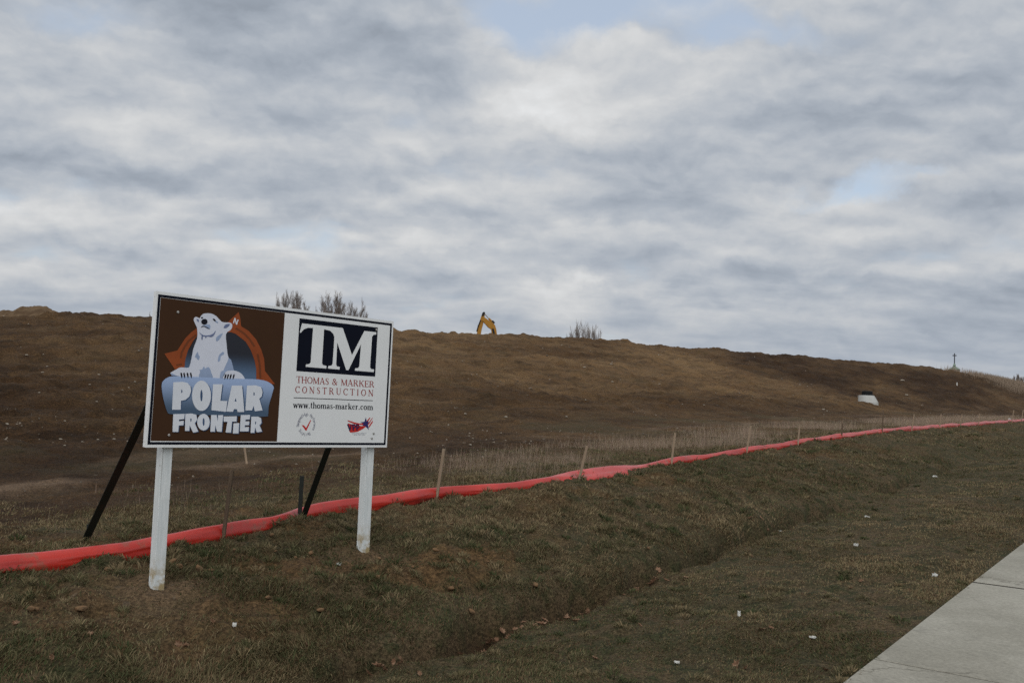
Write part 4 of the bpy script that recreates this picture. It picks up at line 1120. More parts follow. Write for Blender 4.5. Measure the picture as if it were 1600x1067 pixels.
def build_lawn():
    # tufts, each of several blades
    nt = 150000
    X, Y, r = sample_view(nt, 4.2, 60, p=0.0)
    u, v = to_uv(X, Y)
    clump = fbm(X, Y, 1.4, 4, 101)
    bare = fbm(X, Y, 0.9, 4, 66)
    dens = np.clip(0.72 + 1.0 * clump + 1.3 * fbm(X, Y, 4.5, 3, 9), 0.16, 1)
    dens *= 1 - sstep(8.8, 11.2, v + 0.9 * fbm(u, v, 0.5, 3, 61))
    dens *= 1 - 0.55 * sstep(0.12, 0.3, bare) * sstep(5.0, 7.0, v)
    dens = np.maximum(dens, 0.25 * (v > 9) * (v < 12.5) * (clump > 0.0))
    dens *= 1 - 0.75 * sstep(-0.05, 0.25, fbm(u, v, 1.1, 3, 165)) * sstep(5.2, 5.8, v) * (1 - sstep(7.5, 10, u))
    gv = gully(u)
    dens *= 1 - 0.95 * np.exp(-((v - gv + 0.75 * GW(u)) / (1.15 * GW(u))) ** 4) * gully_on(u)
    for (pu, pv) in POSTS: dens *= 1 - 0.95 * np.exp(-((u - pu) ** 2 * .8 + (v - pv + .1) ** 2) / 0.15)
    keep = (RNG.random(nt) < dens) & (v > walk_edge(u) + 0.0 + 0.06 * vnoise(u, 0 * u, 2.5, 7))
    X, Y, r, u, v, clump = (q[keep] for q in (X, Y, r, u, v, clump))
    nb = 9
    n = len(X) * nb
    sp = 0.018 + 0.0035 * np.repeat(r, nb)
    bx = np.repeat(X, nb) + RNG.normal(0, 1, n) * sp; by = np.repeat(Y, nb) + RNG.normal(0, 1, n) * sp
    bu, bv = to_uv(bx, by)
    ok = bv > walk_edge(bu) - 0.03
    bx, by, bv, bu = bx[ok], by[ok], bv[ok], bu[ok]
    rr = np.repeat(r, nb)[ok]; cl = np.repeat(clump, nb)[ok]; n = len(bx)
    tint = np.repeat(RNG.random(len(X)), nb)[ok]
    bz = height(bx, by) - 0.004
    hgt = (0.030 + 0.042 * RNG.random(n) ** 1.5) * (1 + 1.0 * np.clip(cl, -0.4, 0.6)) * np.where(bv > gully(bu) + 0.1, 0.80, 0.52 + 0.25 * np.clip(cl, 0, .5))
    wid = np.clip(0.0032 + 0.00045 * rr, 0.003, 0.02) * RNG.uniform(0.7, 1.3, n)
    lean = np.abs(RNG.normal(1.25, 0.8, n))
    flow = 6.0 * fbm(bx, by, 1.1, 3, 141) + RNG.normal(0, 0.75, n)
    big = fbm(bx, by, 0.45, 3, 111)
    dry = np.clip(0.50 + 0.85 * big + 0.55 * (tint - 0.5) + RNG.normal(0, 0.22, n) + 0.12 * sstep(5, 6.5, bv) + 0.22 * (1 - sstep(3.8, 4.6, bv)) * sstep(8, 14, bu), 0, 1)
    g = np.array([0.062, 0.078, 0.030]); s = np.array([0.255, 0.195, 0.110]); br = np.array([0.140, 0.090, 0.050])
    col = g[None] * (1 - dry)[:, None] + s[None] * dry[:, None]
    isb = RNG.random(n) < 0.28
    col[isb] = br[None] * RNG.uniform(0.7, 1.3, isb.sum())[:, None]
    col *= RNG.uniform(0.76, 1.36, n)[:, None]
    o = blades('lawn_grass', np.stack([bx, by, bz], 1), hgt, wid, lean, col, M_blade, flow)
    tag(o, kind='stuff', label='short tufty brown green lawn grass', cat='grass')

def build_tufts():
    nc = 9000
    X, Y, r = sample_view(nc, 4.6, 42, p=0.4)
    u, v = to_uv(X, Y)
    bank = sstep(5.05, 5.4, v) * (1 - sstep(8.2, 9.5, v))
    low = sstep(2.0, 2.4, v) * (1 - sstep(4.3, 4.8, v))
    field = fbm(X, Y, 0.8, 3, 171)
    edge_ = np.exp(-((v - walk_edge(u) - 0.05) / 0.05) ** 2)
    k = RNG.random(nc) < (0.85 * bank + 0.22 * low + 0.9 * edge_ * (v > walk_edge(u) + .01)) * np.clip(0.6 + 1.6 * field, 0.05, 1)
    for (pu, pv) in POSTS: k &= np.hypot(u - pu, v - pv + .1) > 0.40
    X, Y, r, v = X[k], Y[k], r[k], v[k]
    nb = 46; n = len(X) * nb
    R_ = np.repeat(RNG.uniform(0.035, 0.095, len(X)) * np.where(v > 5, 1, .7), nb)
    a = RNG.random(n) * 6.283; q = np.sqrt(RNG.random(n))
    bx = np.repeat(X, nb) + np.cos(a) * q * R_; by = np.repeat(Y, nb) + np.sin(a) * q * R_
    bu, bv = to_uv(bx, by); rr = np.repeat(r, nb)
    bz = height(bx, by) - 0.004 + 0.35 * R_ * (1 - q * q)
    hgt = (0.030 + 0.45 * R_ + 0.03 * RNG.random(n)) * np.where(bv > 5, 1.0, 0.75)
    lean = 0.15 + 1.5 * q + np.abs(RNG.normal(0, 0.35, n))
    wid = np.clip(0.0030 + 0.00045 * rr, 0.003, 0.02) * RNG.uniform(0.7, 1.3, n)
    t = np.repeat(np.clip(RNG.normal(0.45, 0.3, len(X)), 0, 1), nb); t = np.clip(t + RNG.normal(0, .15, n), 0, 1)
    col = np.array([0.060, 0.076, 0.030])[None] * (1 - t)[:, None] + np.array([0.245, 0.185, 0.105])[None] * t[:, None]
    col *= RNG.uniform(0.76, 1.36, n)[:, None]
    o = blades('grass_tufts', np.stack([bx, by, bz], 1), hgt, wid, lean, col, M_blade, a + RNG.normal(0, .4, n))
    tag(o, kind='stuff', label='rounded tufts of coarse grass on the bank below the fence', cat='grass')
build_tufts()

def build_dry_grass():
    # thin straws behind the fence, and the tall pale grass on the far end of the ridge
    nt = 60000
    u = RNG.uniform(4, 62, nt); v = RNG.normal(9.6, 1.1, nt)
    dens = np.clip(0.26 + 1.5 * fbm(u, v, 0.35, 3, 121) + 1.0 * fbm(u, v, 1.6, 2, 122), 0, 1) * np.interp(u, [4, 8, 11, 16, 40, 62], [0.06, 0.16, 0.55, 1, 1, 0.8]) * (v > fence_v(u) + 0.35)
    k = RNG.random(nt) < dens
    u, v = u[k], v[k]; nb = 4
    n = len(u) * nb
    uu = np.repeat(u, nb) + RNG.normal(0, .04, n); vv = np.repeat(v, nb) + RNG.normal(0, .04, n)
    X, Y = to_xy(uu, vv); r = np.hypot(X, Y)
    Z_ = height(X, Y) - 0.01
    hgt = (0.06 + 0.36 * RNG.random(n) ** 3.0) * np.interp(uu, [4, 9, 14, 60], [0.4, 0.5, 0.72, 0.85])
    wid = np.clip(0.0012 + 0.00010 * r, 0.0016, 0.006)
    lean = np.abs(RNG.normal(0.16, 0.20, n))
    s = np.array([0.40, 0.305, 0.225])[None] * RNG.uniform(0.55, 1.25, n)[:, None]
    s *= np.array([1, 1, 1])[None] + RNG.normal(0, 0.05, (n, 3))
    A = (np.stack([X, Y, Z_], 1), hgt, wid, lean, np.clip(s, 0.02, .6))
    o = blades('dry_grass', *A, M_straw)
    tag(o, kind='stuff', label='thin pale dry grass standing behind the red silt fence', cat='dry grass')
    # ridge end
    nt = 60000
    u = RNG.uniform(98, 210, nt); v = RR(u) + RNG.uniform(-9, 3, nt) + 1.0
    prj = sstep(124, 140, u)
    k = (RNG.random(nt) < prj * np.clip(0.75 + 1.4 * fbm(u, v, 0.2, 3, 125), 0, 1))
    u, v = u[k], v[k]; nb = 3; n = len(u) * nb
    uu = np.repeat(u, nb) + RNG.normal(0, .12, n); vv = np.repeat(v, nb) + RNG.normal(0, .12, n)
    X, Y = to_xy(uu, vv); Z_ = height(X, Y) - 0.02
    hgt = 0.25 + 0.6 * RNG.random(n); wid = np.full(n, 0.022); lean = np.abs(RNG.normal(0.12, 0.12, n))
    s = np.array([0.38, 0.295, 0.220])[None] * RNG.uniform(0.6, 1.2, n)[:, None]
    o = blades('ridge_grass', np.stack([X, Y, Z_], 1), hgt, wid, lean, s, M_straw)
    tag(o, kind='stuff', label='tall pale dry grass on the far right end of the ridge', cat='dry grass')
build_lawn()
build_dry_grass()

# ------------------------------------------------------------------ excavator beyond the ridge
M_yel = mat('yellow_paint', (0.42, 0.21, 0.035), 0.5, 0.25, 3.0, col2=(0.30, 0.15, 0.03), mix_lo=0.45, mix_hi=0.75)
M_dark = mat('dark_steel', (0.025, 0.025, 0.025), 0.6, 0.3, 6)
M_chrome = mat('rod_steel', (0.45, 0.43, 0.38), 0.3, 0.1, 6, metal=0.8)
M_glass = mat('cab_glass', (0.03, 0.04, 0.05), 0.1, 0.1, 2)
def build_excavator():
    D = 100.0
    d0 = ray(762, 523); d0h = d0 / math.hypot(d0[0], d0[1])
    base = EYEV + d0h * D
    gz = float(height(base[0], base[1], False))
    root = empty('excavator', (base[0], base[1], gz), -math.atan2(d0h[0], d0h[1]))
    tag(root, 'yellow excavator behind the dirt ridge, only its raised arm showing', 'excavator')
    S = 1.0 / FPX * D * 1.0
    dz = base[2] - gz
    cr, sr = math.cos(ROLL), math.sin(ROLL)
    def q(px, py):                   # picture offset -> metres in the plane of the arm (roll removed)
        x = (px - 762) * S; z = -(py - 523) * S
        return (x * cr - z * sr * 0 + 0 * sr, z + x * sr + dz)
    def outline(pts): return [q(*p) for p in pts]
    MB().prism(outline([(752.6, 494), (756.8, 496.5), (763, 501), (768.5, 503.6), (773, 508.5), (775.2, 515), (776.6, 523), (777.2, 532), (775.5, 545), (770.5, 545), (770.3, 534), (768.5, 523), (766.8, 514.5), (762, 511.5), (757, 506), (752.2, 501.5)]), -0.28, 0.28).build('boom', M_yel, root, bevel=0.04)
    MB().prism(outline([(752.2, 488.5), (754.6, 487.6), (756.2, 490), (755.2, 500), (754.2, 506), (752.4, 514), (751, 524), (749.6, 541), (746.4, 541), (745.6, 531), (744.8, 523), (747, 509), (749.2, 499)]), -0.2, 0.2).build('stick', M_yel, root, bevel=0.03)
    MB().prism(outline([(752.0, 489), (754.4, 487), (756.4, 488.2), (755.4, 492.5), (753.2, 494.5), (751.0, 494)]), -0.23, 0.23).build('stick_end_plate', M_dark, root)
    def P(px, py, y=0.0):
        a = q(px, py); return (a[0], y, a[1])
    MB().tube([P(769.5, 504.2), P(762.5, 497.5)], 0.11, 10).build('cylinder', M_yel, root)
    MB().tube([P(763.0, 498), P(755.4, 489.6)], 0.055, 8).build('cylinder_rod', M_chrome, root)
    MB().box((0, 0, 0), (0.34, 0.5, 0.25), Matrix.Translation(P(769.5, 503.4)) @ Matrix.Rotation(R(45), 4, 'Y')).build('cylinder_bracket', M_dark, root)
    MB().tube([P(750, 500, -.24), P(746.6, 510, -.24), P(744.6, 518, -.24)], 0.06, 6).build('hose', M_dark, root)
    MB().tube([P(747.5, 508), P(746.2, 519)], 0.12, 8).build('bucket_cylinder', M_dark, root)
    for s in (-1, 1):
        MB().tube([P(777.5, 541, s * 0.42), P(769.5, 514, s * 0.42)], 0.1, 8).build('boom_cylinder', M_dark, root)
    b0 = q(748, 541); zb = b0[1]
    MB().prism([(b0[0] - .1, zb + .25), (b0[0] + .55, zb + .2), (b0[0] + .95, zb - .25), (b0[0] + .9, zb - .75), (b0[0] + .5, zb - 1.1), (b0[0] - .05, zb - 1.25), (b0[0] + .1, zb - .95), (b0[0] - .1, zb - .6)], -0.55, 0.55).build('bucket', M_dark, root, bevel=0.03)
    fx, fz = q(773, 543)
    MB().box((fx + 1.7, 0, fz - 0.12), (4.4, 2.6, 0.9), bev=0.12).build('house', M_yel, root)
    cab = MB().box((fx + 0.55, -0.85, fz + 0.62), (1.5, 0.95, 0.58), bev=0.1).build('cab', M_yel, root)
    MB().box((fx + 0.55, -1.335, fz + 0.64), (1.1, 0.012, 0.36)).build('window', M_glass, cab)
    for s in (-1, 1):
        MB().prism([(fx - 1.0, 0.35), (fx - 0.7, 0.05), (fx + 3.4, 0.05), (fx + 3.75, 0.35), (fx + 3.75, 0.6), (fx + 3.4, 0.9), (fx - 0.7, 0.9), (fx - 1.0, 0.6)], s * 1.15 - 0.3, s * 1.15 + 0.3).build('track', M_dark, root, bevel=0.05)
    MB().lathe([(0.75, 0.45), (0.75, fz - 0.48)], (fx + 1.4, 0, 0)).build('turntable', M_dark, root)
build_excavator()

# ------------------------------------------------------------------ church steeple with a cross
M_copper = mat('green_copper', (0.20, 0.27, 0.22), 0.7, 0.2, 1.5)
M_iron = mat('cross_iron', (0.055, 0.060, 0.070), 0.6, 0.1, 3)
M_stone = mat('pale_brick', (0.30, 0.26, 0.21), 0.85, 0.12, 4)
M_slate = mat('roof_slate', (0.09, 0.09, 0.095), 0.8, 0.15, 2)
def build_church():
    D = 260.0
    d0 = ray(1491.3, 571.3); d0h = d0 / math.hypot(d0[0], d0[1])
    top = EYEV + d0h * D
    gz = float(height(top[0], top[1], False))
    S = D / FPX / d0h[1] * math.cos(PITCH) / 1.0
    S = D * math.hypot(1, 0) / FPX * (1 / (d0h[1]))
    S = D * d0h[1] / FPX
    root = empty('church', (top[0], top[1], gz), -math.atan2(d0h[0], d0h[1]))
    tag(root, 'church steeple with green roof and thin dark cross above the ridge', 'church')
    zt = top[2] - gz
    hc = 19.5 * S
    mb = MB()
    mb.box((0, 0, zt + hc / 2 - 0.25), (0.24, 0.24, hc + 0.5)); mb.box((0, 0, zt + hc - 3.6 * S), (5.8 * S, 0.22, 0.24))
    mb.build('cross', M_iron, root)
    mb = MB()
    mb.lathe([(9.0 * S, zt - 6.4 * S), (7.2 * S, zt - 4.9 * S), (4.2 * S, zt - 2.9 * S), (1.6 * S, zt - 1.0 * S), (0.35, zt), (0.14, zt + 0.6)], seg=8)
    mb.build('steeple_roof', M_copper, root)
    zw = zt - 6.4 * S
    mb = MB(); mb.lathe([(8.0 * S, 0), (8.0 * S, zw)], seg=8); mb.build('tower', M_stone, root)
    L = 14.0
    MB().box((9.5, 0, 2.0), (14, 9, 4.0)).build('nave', M_stone, root)
    MB().prism([(-5, 4.0), (5, 4.0), (0, 6.4)], 2.6, 16.6, Matrix.Rotation(R(-90), 4, 'Z')).build('nave_roof', M_slate, root)
build_church()

# ------------------------------------------------------------------ concrete manhole riser
def build_manhole():
    p = hit(1356.5, 632.5); p[2] -= 0.03
    D = np.linalg.norm(p - EYEV); S = D / FPX
    M_c = mat('precast_concrete', (0.50, 0.51, 0.49), 0.8, 0.12, 2.0, col2=(0.40, 0.40, 0.37), mix_lo=0.5, mix_hi=0.75)
    M_k = mat('black_casting', (0.014, 0.015, 0.016), 0.6, 0.2, 6)
    root = empty('manhole_riser', p, -math.atan2(p[0], p[1]))
    tag(root, 'white concrete manhole cone with black cover ring on bare dirt', 'manhole')
    r0, r1, hz = 14.0 * S, 11.2 * S, 11.2 * S
    MB().lathe([(r0, -0.25), (r0, 1.2 * S), (r1, hz - 1.2 * S), (r1 * 0.97, hz)], shift=[0, 0, -2.4 * S, -2.5 * S], seg=36).build('cone', M_c, root, smooth=False)
    MB().lathe([(8.2 * S, hz + 0.005), (8.2 * S, hz + 1.4 * S), (7.2 * S, hz + 1.6 * S), (7.4 * S, hz + 5.6 * S), (6.6 * S, hz + 6.4 * S)], shift=[-1.6 * S] * 5, seg=30).build('cover_ring', M_k, root)
build_manhole()

# ------------------------------------------------------------------ bare trees beyond the ridge
M_bark = mat('winter_bark', (0.115, 0.092, 0.075), 0.9, 0.25, 3)
M_twig = mat('winter_twigs', (0.235, 0.200, 0.178), 0.9, 0.25, 1)
def bare_tree(px, top_py, half_px, D, label, group, seed, stems=1):
    rnd = random.Random(seed)
    d0 = ray(px, top_py); d0h = d0 / math.hypot(d0[0], d0[1])
    top = EYEV + d0h * D
    gz = float(height(top[0], top[1], False))
    H = top[2] - gz; Wd = half_px * D / FPX
    root = empty('bare_tree', (top[0], top[1], gz), rnd.uniform(0, 6))
    tag(root, label, 'tree', group)
    tk, cr = MB(), MB()
    def limb(p, d, L, r, nseg, wob, lift, mb, sides):
        pts, rad = [p.copy()], [r]
        for i in range(nseg):
            d = (d + Vector((rnd.gauss(0, wob), rnd.gauss(0, wob), lift))).normalized()
            p = p + d * L / nseg
            pts.append(p.copy()); rad.append(max(r * (1 - 0.75 * (i + 1) / nseg), 0.018))
        mb.tube(pts, rad, sides, cap=False)
        return pts, rad
    def shoots(pts, rad, n, L, ang, f0, depth):
        m_ = len(pts) - 1
        for k in range(n):
            f = f0 + (1 - f0) * (k + rnd.random()) / n
            j = min(int(f * m_), m_ - 1)
            b = pts[j].lerp(pts[j + 1], f * m_ - j)
            ax = (pts[j + 1] - pts[j]).normalized()
            pe = ax.orthogonal().normalized(); pe.rotate(Matrix.Rotation(rnd.uniform(0, 6.283), 3, ax))
            a_ = rnd.uniform(*ang)
            d = ax * math.cos(a_) + pe * math.sin(a_)
            Ls = L * rnd.uniform(0.6, 1.15) * (1.15 - 0.5 * f)
            p2, r2 = limb(b, d, Ls, max(rad[j] * 0.5, 0.030 if depth < 2 else 0.022), 3, 0.10, 0.05, cr, 4 if depth == 0 else 3)
            if depth == 0: shoots(p2, r2, 7, L * 0.50, (0.3, 0.8), 0.15, 1)
            elif depth == 1: shoots(p2, r2, 5, L * 0.55, (0.3, 0.8), 0.2, 2)
    fork = H * rnd.uniform(0.16, 0.26)
    tp, trd = limb(Vector((0, 0, -0.3)), Vector((rnd.gauss(0, .03), rnd.gauss(0, .03), 1)), fork + 0.3, 0.022 * H, 3, 0.03, 0, tk, 8)
    nl = 7 + stems
    for k in range(nl):
        az = 6.283 * (k + rnd.random() * 0.5) / nl
        tilt = (0.14 + 0.72 * ((k * 0.618) % 1.0)) if k else 0.06
        d = Vector((math.cos(az) * math.sin(tilt), math.sin(az) * math.sin(tilt), math.cos(tilt)))
        lp, lr = limb(tp[-1] - Vector((0, 0, 0.1)), d, H * (0.66 - 0.12 * tilt) * rnd.uniform(0.92, 1.05), 0.012 * H, 6, 0.07, 0.05, tk, 6)
        shoots(lp, lr, 14, H * 0.21, (0.3, 0.75), 0.18, 0)
    tr = tk.build('trunk', M_bark, root); cw = cr.build('crown', M_twig, root)
    # fit the grown crown to the height and breadth seen
    zs = [v.co.z for v in cw.data.vertices]; xs = [math.hypot(v.co.x, v.co.y) for v in cw.data.vertices]
    zs.sort(); kz = H * 1.0 / zs[int(len(zs) * 0.995)]; kx = Wd / (np.percentile(xs, 95))
    for o in (tr, cw):
        for v in o.data.vertices:
            v.co.z *= kz
            if o is cw or v.co.z > 0.5:
                v.co.x *= kx; v.co.y *= kx
    return root
_bt = bare_tree
def bare_tree(px, tp, hp, *a): return _bt(px, tp, hp * 1.15, *a)
GT = 'bare trees beyond the ridge'
bare_tree(446.5, 457, 12, 170, 'leafless tree rising above the top edge of the sign, leftmost of four', GT, 3)
bare_tree(466, 458.5, 16, 172, 'leafless tree above the sign, second from left with a wide twiggy top', GT, 5, 2)
bare_tree(523, 460, 22, 165, 'broadest leafless tree above the right half of the sign', GT, 9, 3)
bare_tree(558, 473, 16, 175, 'lower round leafless tree above the right end of the sign', GT, 12, 2)
bare_tree(901, 507, 14, 185, 'dark leafless tree on the skyline right of the excavator arm, left one', GT, 21, 2)
bare_tree(915, 505.5, 11, 190, 'slender leafless tree on the skyline right of the excavator, middle one', GT, 25)
bare_tree(930, 512, 12, 195, 'low bushy leafless tree on the skyline, rightmost of the middle clump', GT, 28, 2)
bare_tree(234, 492.5, 5, 150, 'tiny leafless sapling top just left of the sign on the ridge', GT, 33)
bare_tree(1592, 586, 7, 230, 'faint leafless tree above the grassy ridge at the far right', GT, 37, 2)
bare_tree(495, 484, 7, 178, 'small low leafless tree between the two taller pairs above the sign', GT, 41, 2)

# ------------------------------------------------------------------ heap of earth at the left end of the ridge
def build_heap():
    p = hit(28, 500, rmax=120)
    D = np.linalg.norm(p - EYEV); S = D / FPX
    n = 90
    g = np.linspace(-1, 1, n)
    A, B = np.meshgrid(g, g, indexing='ij')
    rx, ry, h = 50 * S, 34 * S, 14 * S
    prof = np.clip(1 - (np.abs(A) ** 2.2 + np.abs(B) ** 2), 0, 1) ** 0.8
    lob = 1 + 0.35 * fbm(A * 2, B * 2, 1.2, 3, 201) + 0.25 * np.exp(-((A - 0.15) / .3) ** 2) - 0.25 * np.exp(-((A + 0.45) / .25) ** 2)
    Zc = h * prof * lob + 0.10 * fbm(A * rx, B * ry, 1.6, 4, 203) * prof ** 0.3
    Xw = p[0] + A * rx; Yw = p[1] + 0.6 + B * ry
    gz = height(Xw, Yw)
    V = np.stack([A * rx, B * ry + 0.6, gz - p[2] - 0.12 + Zc], -1).reshape(-1, 3)
    I, J = np.meshgrid(np.arange(n - 1), np.arange(n - 1), indexing='ij')
    F4 = np.stack([I * n + J, (I + 1) * n + J, (I + 1) * n + J + 1, I * n + J + 1], -1).reshape(-1, 4)
    M_h = mat('heap_earth', (0.155, 0.105, 0.062), 0.95, 0.2, 2.2, bump=0.9, bscale=5, spec=0.1, col2=(0.105, 0.068, 0.040))
    o = big_mesh('dirt_heap', V, F4, M_h, smooth=True)
    o.location = tuple(p)
    tag(o, 'loose heap of tan dirt on the ridge at the far left', 'dirt heap')
build_heap()

# ------------------------------------------------------------------ small loose things
def lump(name, size, m, seed, flat=0.65, sub=2):
    rnd = random.Random(seed)
    bm = bmesh.new(); bmesh.ops.create_icosphere(bm, subdivisions=sub, radius=1)
    ph = [Vector((rnd.gauss(0, 1), rnd.gauss(0, 1), rnd.gauss(0, 1))).normalized() for _ in range(7)]
    am = [rnd.uniform(0.7, 1.0) for _ in ph]
    for v in bm.verts:
        c = v.co.normalized()
        k = 1.0
        for a, b in zip(ph, am):
            t = c.dot(a)
            if t > b * 0.75: k = min(k, b * 0.75 / t + 0.05)
        v.co = Vector((c.x * k * size, c.y * k * size * rnd.uniform(.96, 1.04) * 0.8, c.z * k * size * flat))
    me = bpy.data.meshes.new(name); bm.to_mesh(me); bm.free()
    return link_mesh(name, me, m)
def place(o, px, py, sink=0.3, rz=None, p=None):
    p = hit(px, py) if p is None else p
    zs = [v.co.z for v in o.data.vertices]
    o.location = (p[0], p[1], p[2] - min(zs) * (1 - sink * 1.6) if False else p[2] + (max(zs) - min(zs)) * (0.5 - sink))
    o.rotation_euler = (0, 0, random.uniform(0, 6.28) if rz is None else rz)
    return p
M_clod = mat('clay_clod', (0.215, 0.130, 0.070), 0.95, 0.3, 12, bump=0.8, bscale=40, spec=0.1, col2=(0.12, 0.078, 0.045))
M_rock = mat('pale_stone', (0.36, 0.32, 0.26), 0.9, 0.2, 10, bump=0.4, bscale=30, spec=0.2, col2=(0.27, 0.225, 0.175))
M_leaf = mat('dead_leaf', (0.165, 0.092, 0.055), 0.8, 0.3, 20, spec=0.1, col2=(0.30, 0.190, 0.125))
M_paper = mat('white_litter', (0.60, 0.60, 0.57), 0.6, 0.06, 20)
M_pink = mat('pale_wrapper', (0.58, 0.44, 0.37), 0.6, 0.1, 20)

# clods and stones of which the larger show one by one
protos = [lump('clay_clod', 0.055, M_clod, 300 + i) for i in range(4)]
CL = [(434, 829, 1.5), (425, 838, 1.3), (281, 889, 1.3), (312, 897, 1.5), (328, 895, 1.2), (270, 886, 1.0), (168, 897, 1.0), (592, 890, 1.3), (705, 830, .9), (890, 825, 1.0), (762, 880, 1.0), (720, 921, 1.1),
      (430, 866, .9), (462, 873, 1.0), (485, 876, 1.1), (500, 955, .9), (385, 1028, 1.2), (340, 1035, 1.0), (418, 940, 1.0), (127, 957, 1.2), (48, 955, 1.4), (56, 953, 1.0), (836, 927, 1.2), (737, 962, 1.1), (680, 880, .9),
      (645, 892, .9), (590, 915, .8), (365, 875, .8), (705, 925, 1.1), (1012, 872, .8), (1132, 760, .8)]
for i, (px, py, s) in enumerate(CL):
    o = protos[i % 4] if i < 4 else protos[i % 4].copy()
    if i >= 4: C.objects.link(o)
    q_ = s * random.uniform(0.40, 0.72)
    o.scale = (q_ * random.uniform(.8, 1.3), q_, q_ * random.uniform(.7, 1.0)); pp = hit(px, py); o.location = (pp[0], pp[1], pp[2] + 0.022 + 0.012 * q_); o.rotation_euler = (random.gauss(0, .3), random.gauss(0, .3), random.uniform(0, 6.28))
    tag(o, 'small reddish clay clod lying on the turf', 'clod', 'clay clods on the turf')
rp = [lump('stone', 0.10, M_rock, 400 + i, 0.55) for i in range(4)]
ST = [(735, 695, 1.3), (790, 657, 1.5), (727, 649, 1.1), (885, 654, 1.0), (700, 647, .6), (640, 687, .8), (760, 688, .7), (790, 690, .7), (675, 680, .5), (656, 628, .5), (10, 677, 1.6), (42, 553, .8), (74, 568, .8), (66, 582, .9), (112, 586, .9), (85, 597, .6),
      (155, 587, .9), (150, 636, .8), (175, 648, .7), (140, 606, .8), (100, 672, .9), (190, 625, .7), (200, 627, .8), (210, 607, .9), (216, 556, .8), (178, 690, 1.0), (178, 683, .8), (152, 700, .8), (128, 697, .7), (100, 706, .8), (22, 639, .7), (60, 630, .7), (95, 690, 1.0),
      (860, 594, 1.3), (913, 581, 1.0), (955, 571, .9), (957, 602, .9), (1410, 598, 1.4), (1287, 640, 1.0), (1440, 633, 1.2), (1417, 618, 1.0), (620, 600, .5), (690, 580, .6), (1030, 610, .8), (736, 602, .6), (1100, 640, .7)]
for i, (px, py, s) in enumerate(ST):
    o = rp[i % 4] if i < 4 else rp[i % 4].copy()
    if i >= 4: C.objects.link(o)
    p = place(o, px, py, 0.15)
    k = 0.42 * s * max(0.7, np.linalg.norm(p - EYEV) / 24)
    o.scale = (k * 1.15, k, k * 0.8)
    tag(o, 'pale stone lying on the bare dirt of the hillside', 'stone', 'pale stones on the hillside')

# gravel too small to count, all over the bare earth
def build_gravel():
    n = 9000
    r = 14 * (95 / 14) ** RNG.random(n); a = np.radians(RNG.uniform(-32, 32, n))
    X, Y = r * np.sin(a), r * np.cos(a)
    u, v = to_uv(X, Y)
    dens = sstep(10.5, 13, v) * (v < RR(u)) * np.clip(0.30 + 1.6 * fbm(u, v, 0.3, 4, 301), 0, 1)
    k = RNG.random(n) < dens
    X, Y, r = X[k], Y[k], r[k]; n = len(X)
    Z_ = height(X, Y)
    s = (0.010 + 0.03 * RNG.random(n) ** 3) * (0.6 + r / 40)
    base = np.array([[1, 0, 0], [-.5, .8, 0], [-.6, -.75, 0], [0.1, 0.05, .7], [0.2, 0.1, -.5]])
    V = base[None] * s[:, None, None] * RNG.uniform(0.6, 1.4, (n, 5, 3))
    th = RNG.random(n) * 6.28
    x = V[..., 0] * np.cos(th)[:, None] - V[..., 1] * np.sin(th)[:, None]; y = V[..., 0] * np.sin(th)[:, None] + V[..., 1] * np.cos(th)[:, None]
    V = np.stack([x + X[:, None], y + Y[:, None], V[..., 2] + Z_[:, None]], -1)
    ix = np.arange(n)[:, None] * 5
    T = np.concatenate([ix + np.array([q]) for q in ([0, 1, 3], [1, 2, 3], [2, 0, 3], [1, 0, 4], [2, 1, 4], [0, 2, 4])], 0)
    col = np.array([0.34, 0.285, 0.225])[None] * RNG.uniform(0.45, 1.15, n)[:, None]
    o = big_mesh('gravel', V.reshape(-1, 3), T, M_blade, colors=np.repeat(col[:, None], 5, 1).reshape(-1, 3))
    tag(o, 'pale gravel and chips scattered over the bare dirt', 'gravel', kind='stuff')
build_gravel()

# dead leaves: loose ones, and drifts caught in the ditch
def leaf_mesh(name, seed, size=0.07):
    rnd = random.Random(seed)
    bm = bmesh.new()
    out = [(0, -1), (0.25, -0.55), (0.62, -0.6), (0.45, -0.2), (0.75, 0.1), (0.38, 0.25), (0.45, 0.65), (0.15, 0.55), (0, 1), (-0.18, 0.55), (-0.5, 0.6), (-0.36, 0.2), (-0.7, 0.05), (-0.42, -0.25), (-0.6, -0.62), (-0.22, -0.55)]
    c = bm.verts.new((0, 0, -0.012))
    cu = rnd.uniform(0.2, 0.5)
    vs = [bm.verts.new((x * size, y * size, size * cu * (abs(x) ** 1.5 + 0.4 * y * y) + rnd.uniform(-.006, .006))) for x, y in out]
    for i in range(len(vs)): bm.faces.new((c, vs[i], vs[(i + 1) % len(vs)]))
    me = bpy.data.meshes.new(name); bm.to_mesh(me); bm.free()
    me.materials.append(M_leaf)
    return me
LM = [leaf_mesh('dead_leaf', 500 + i) for i in range(5)]
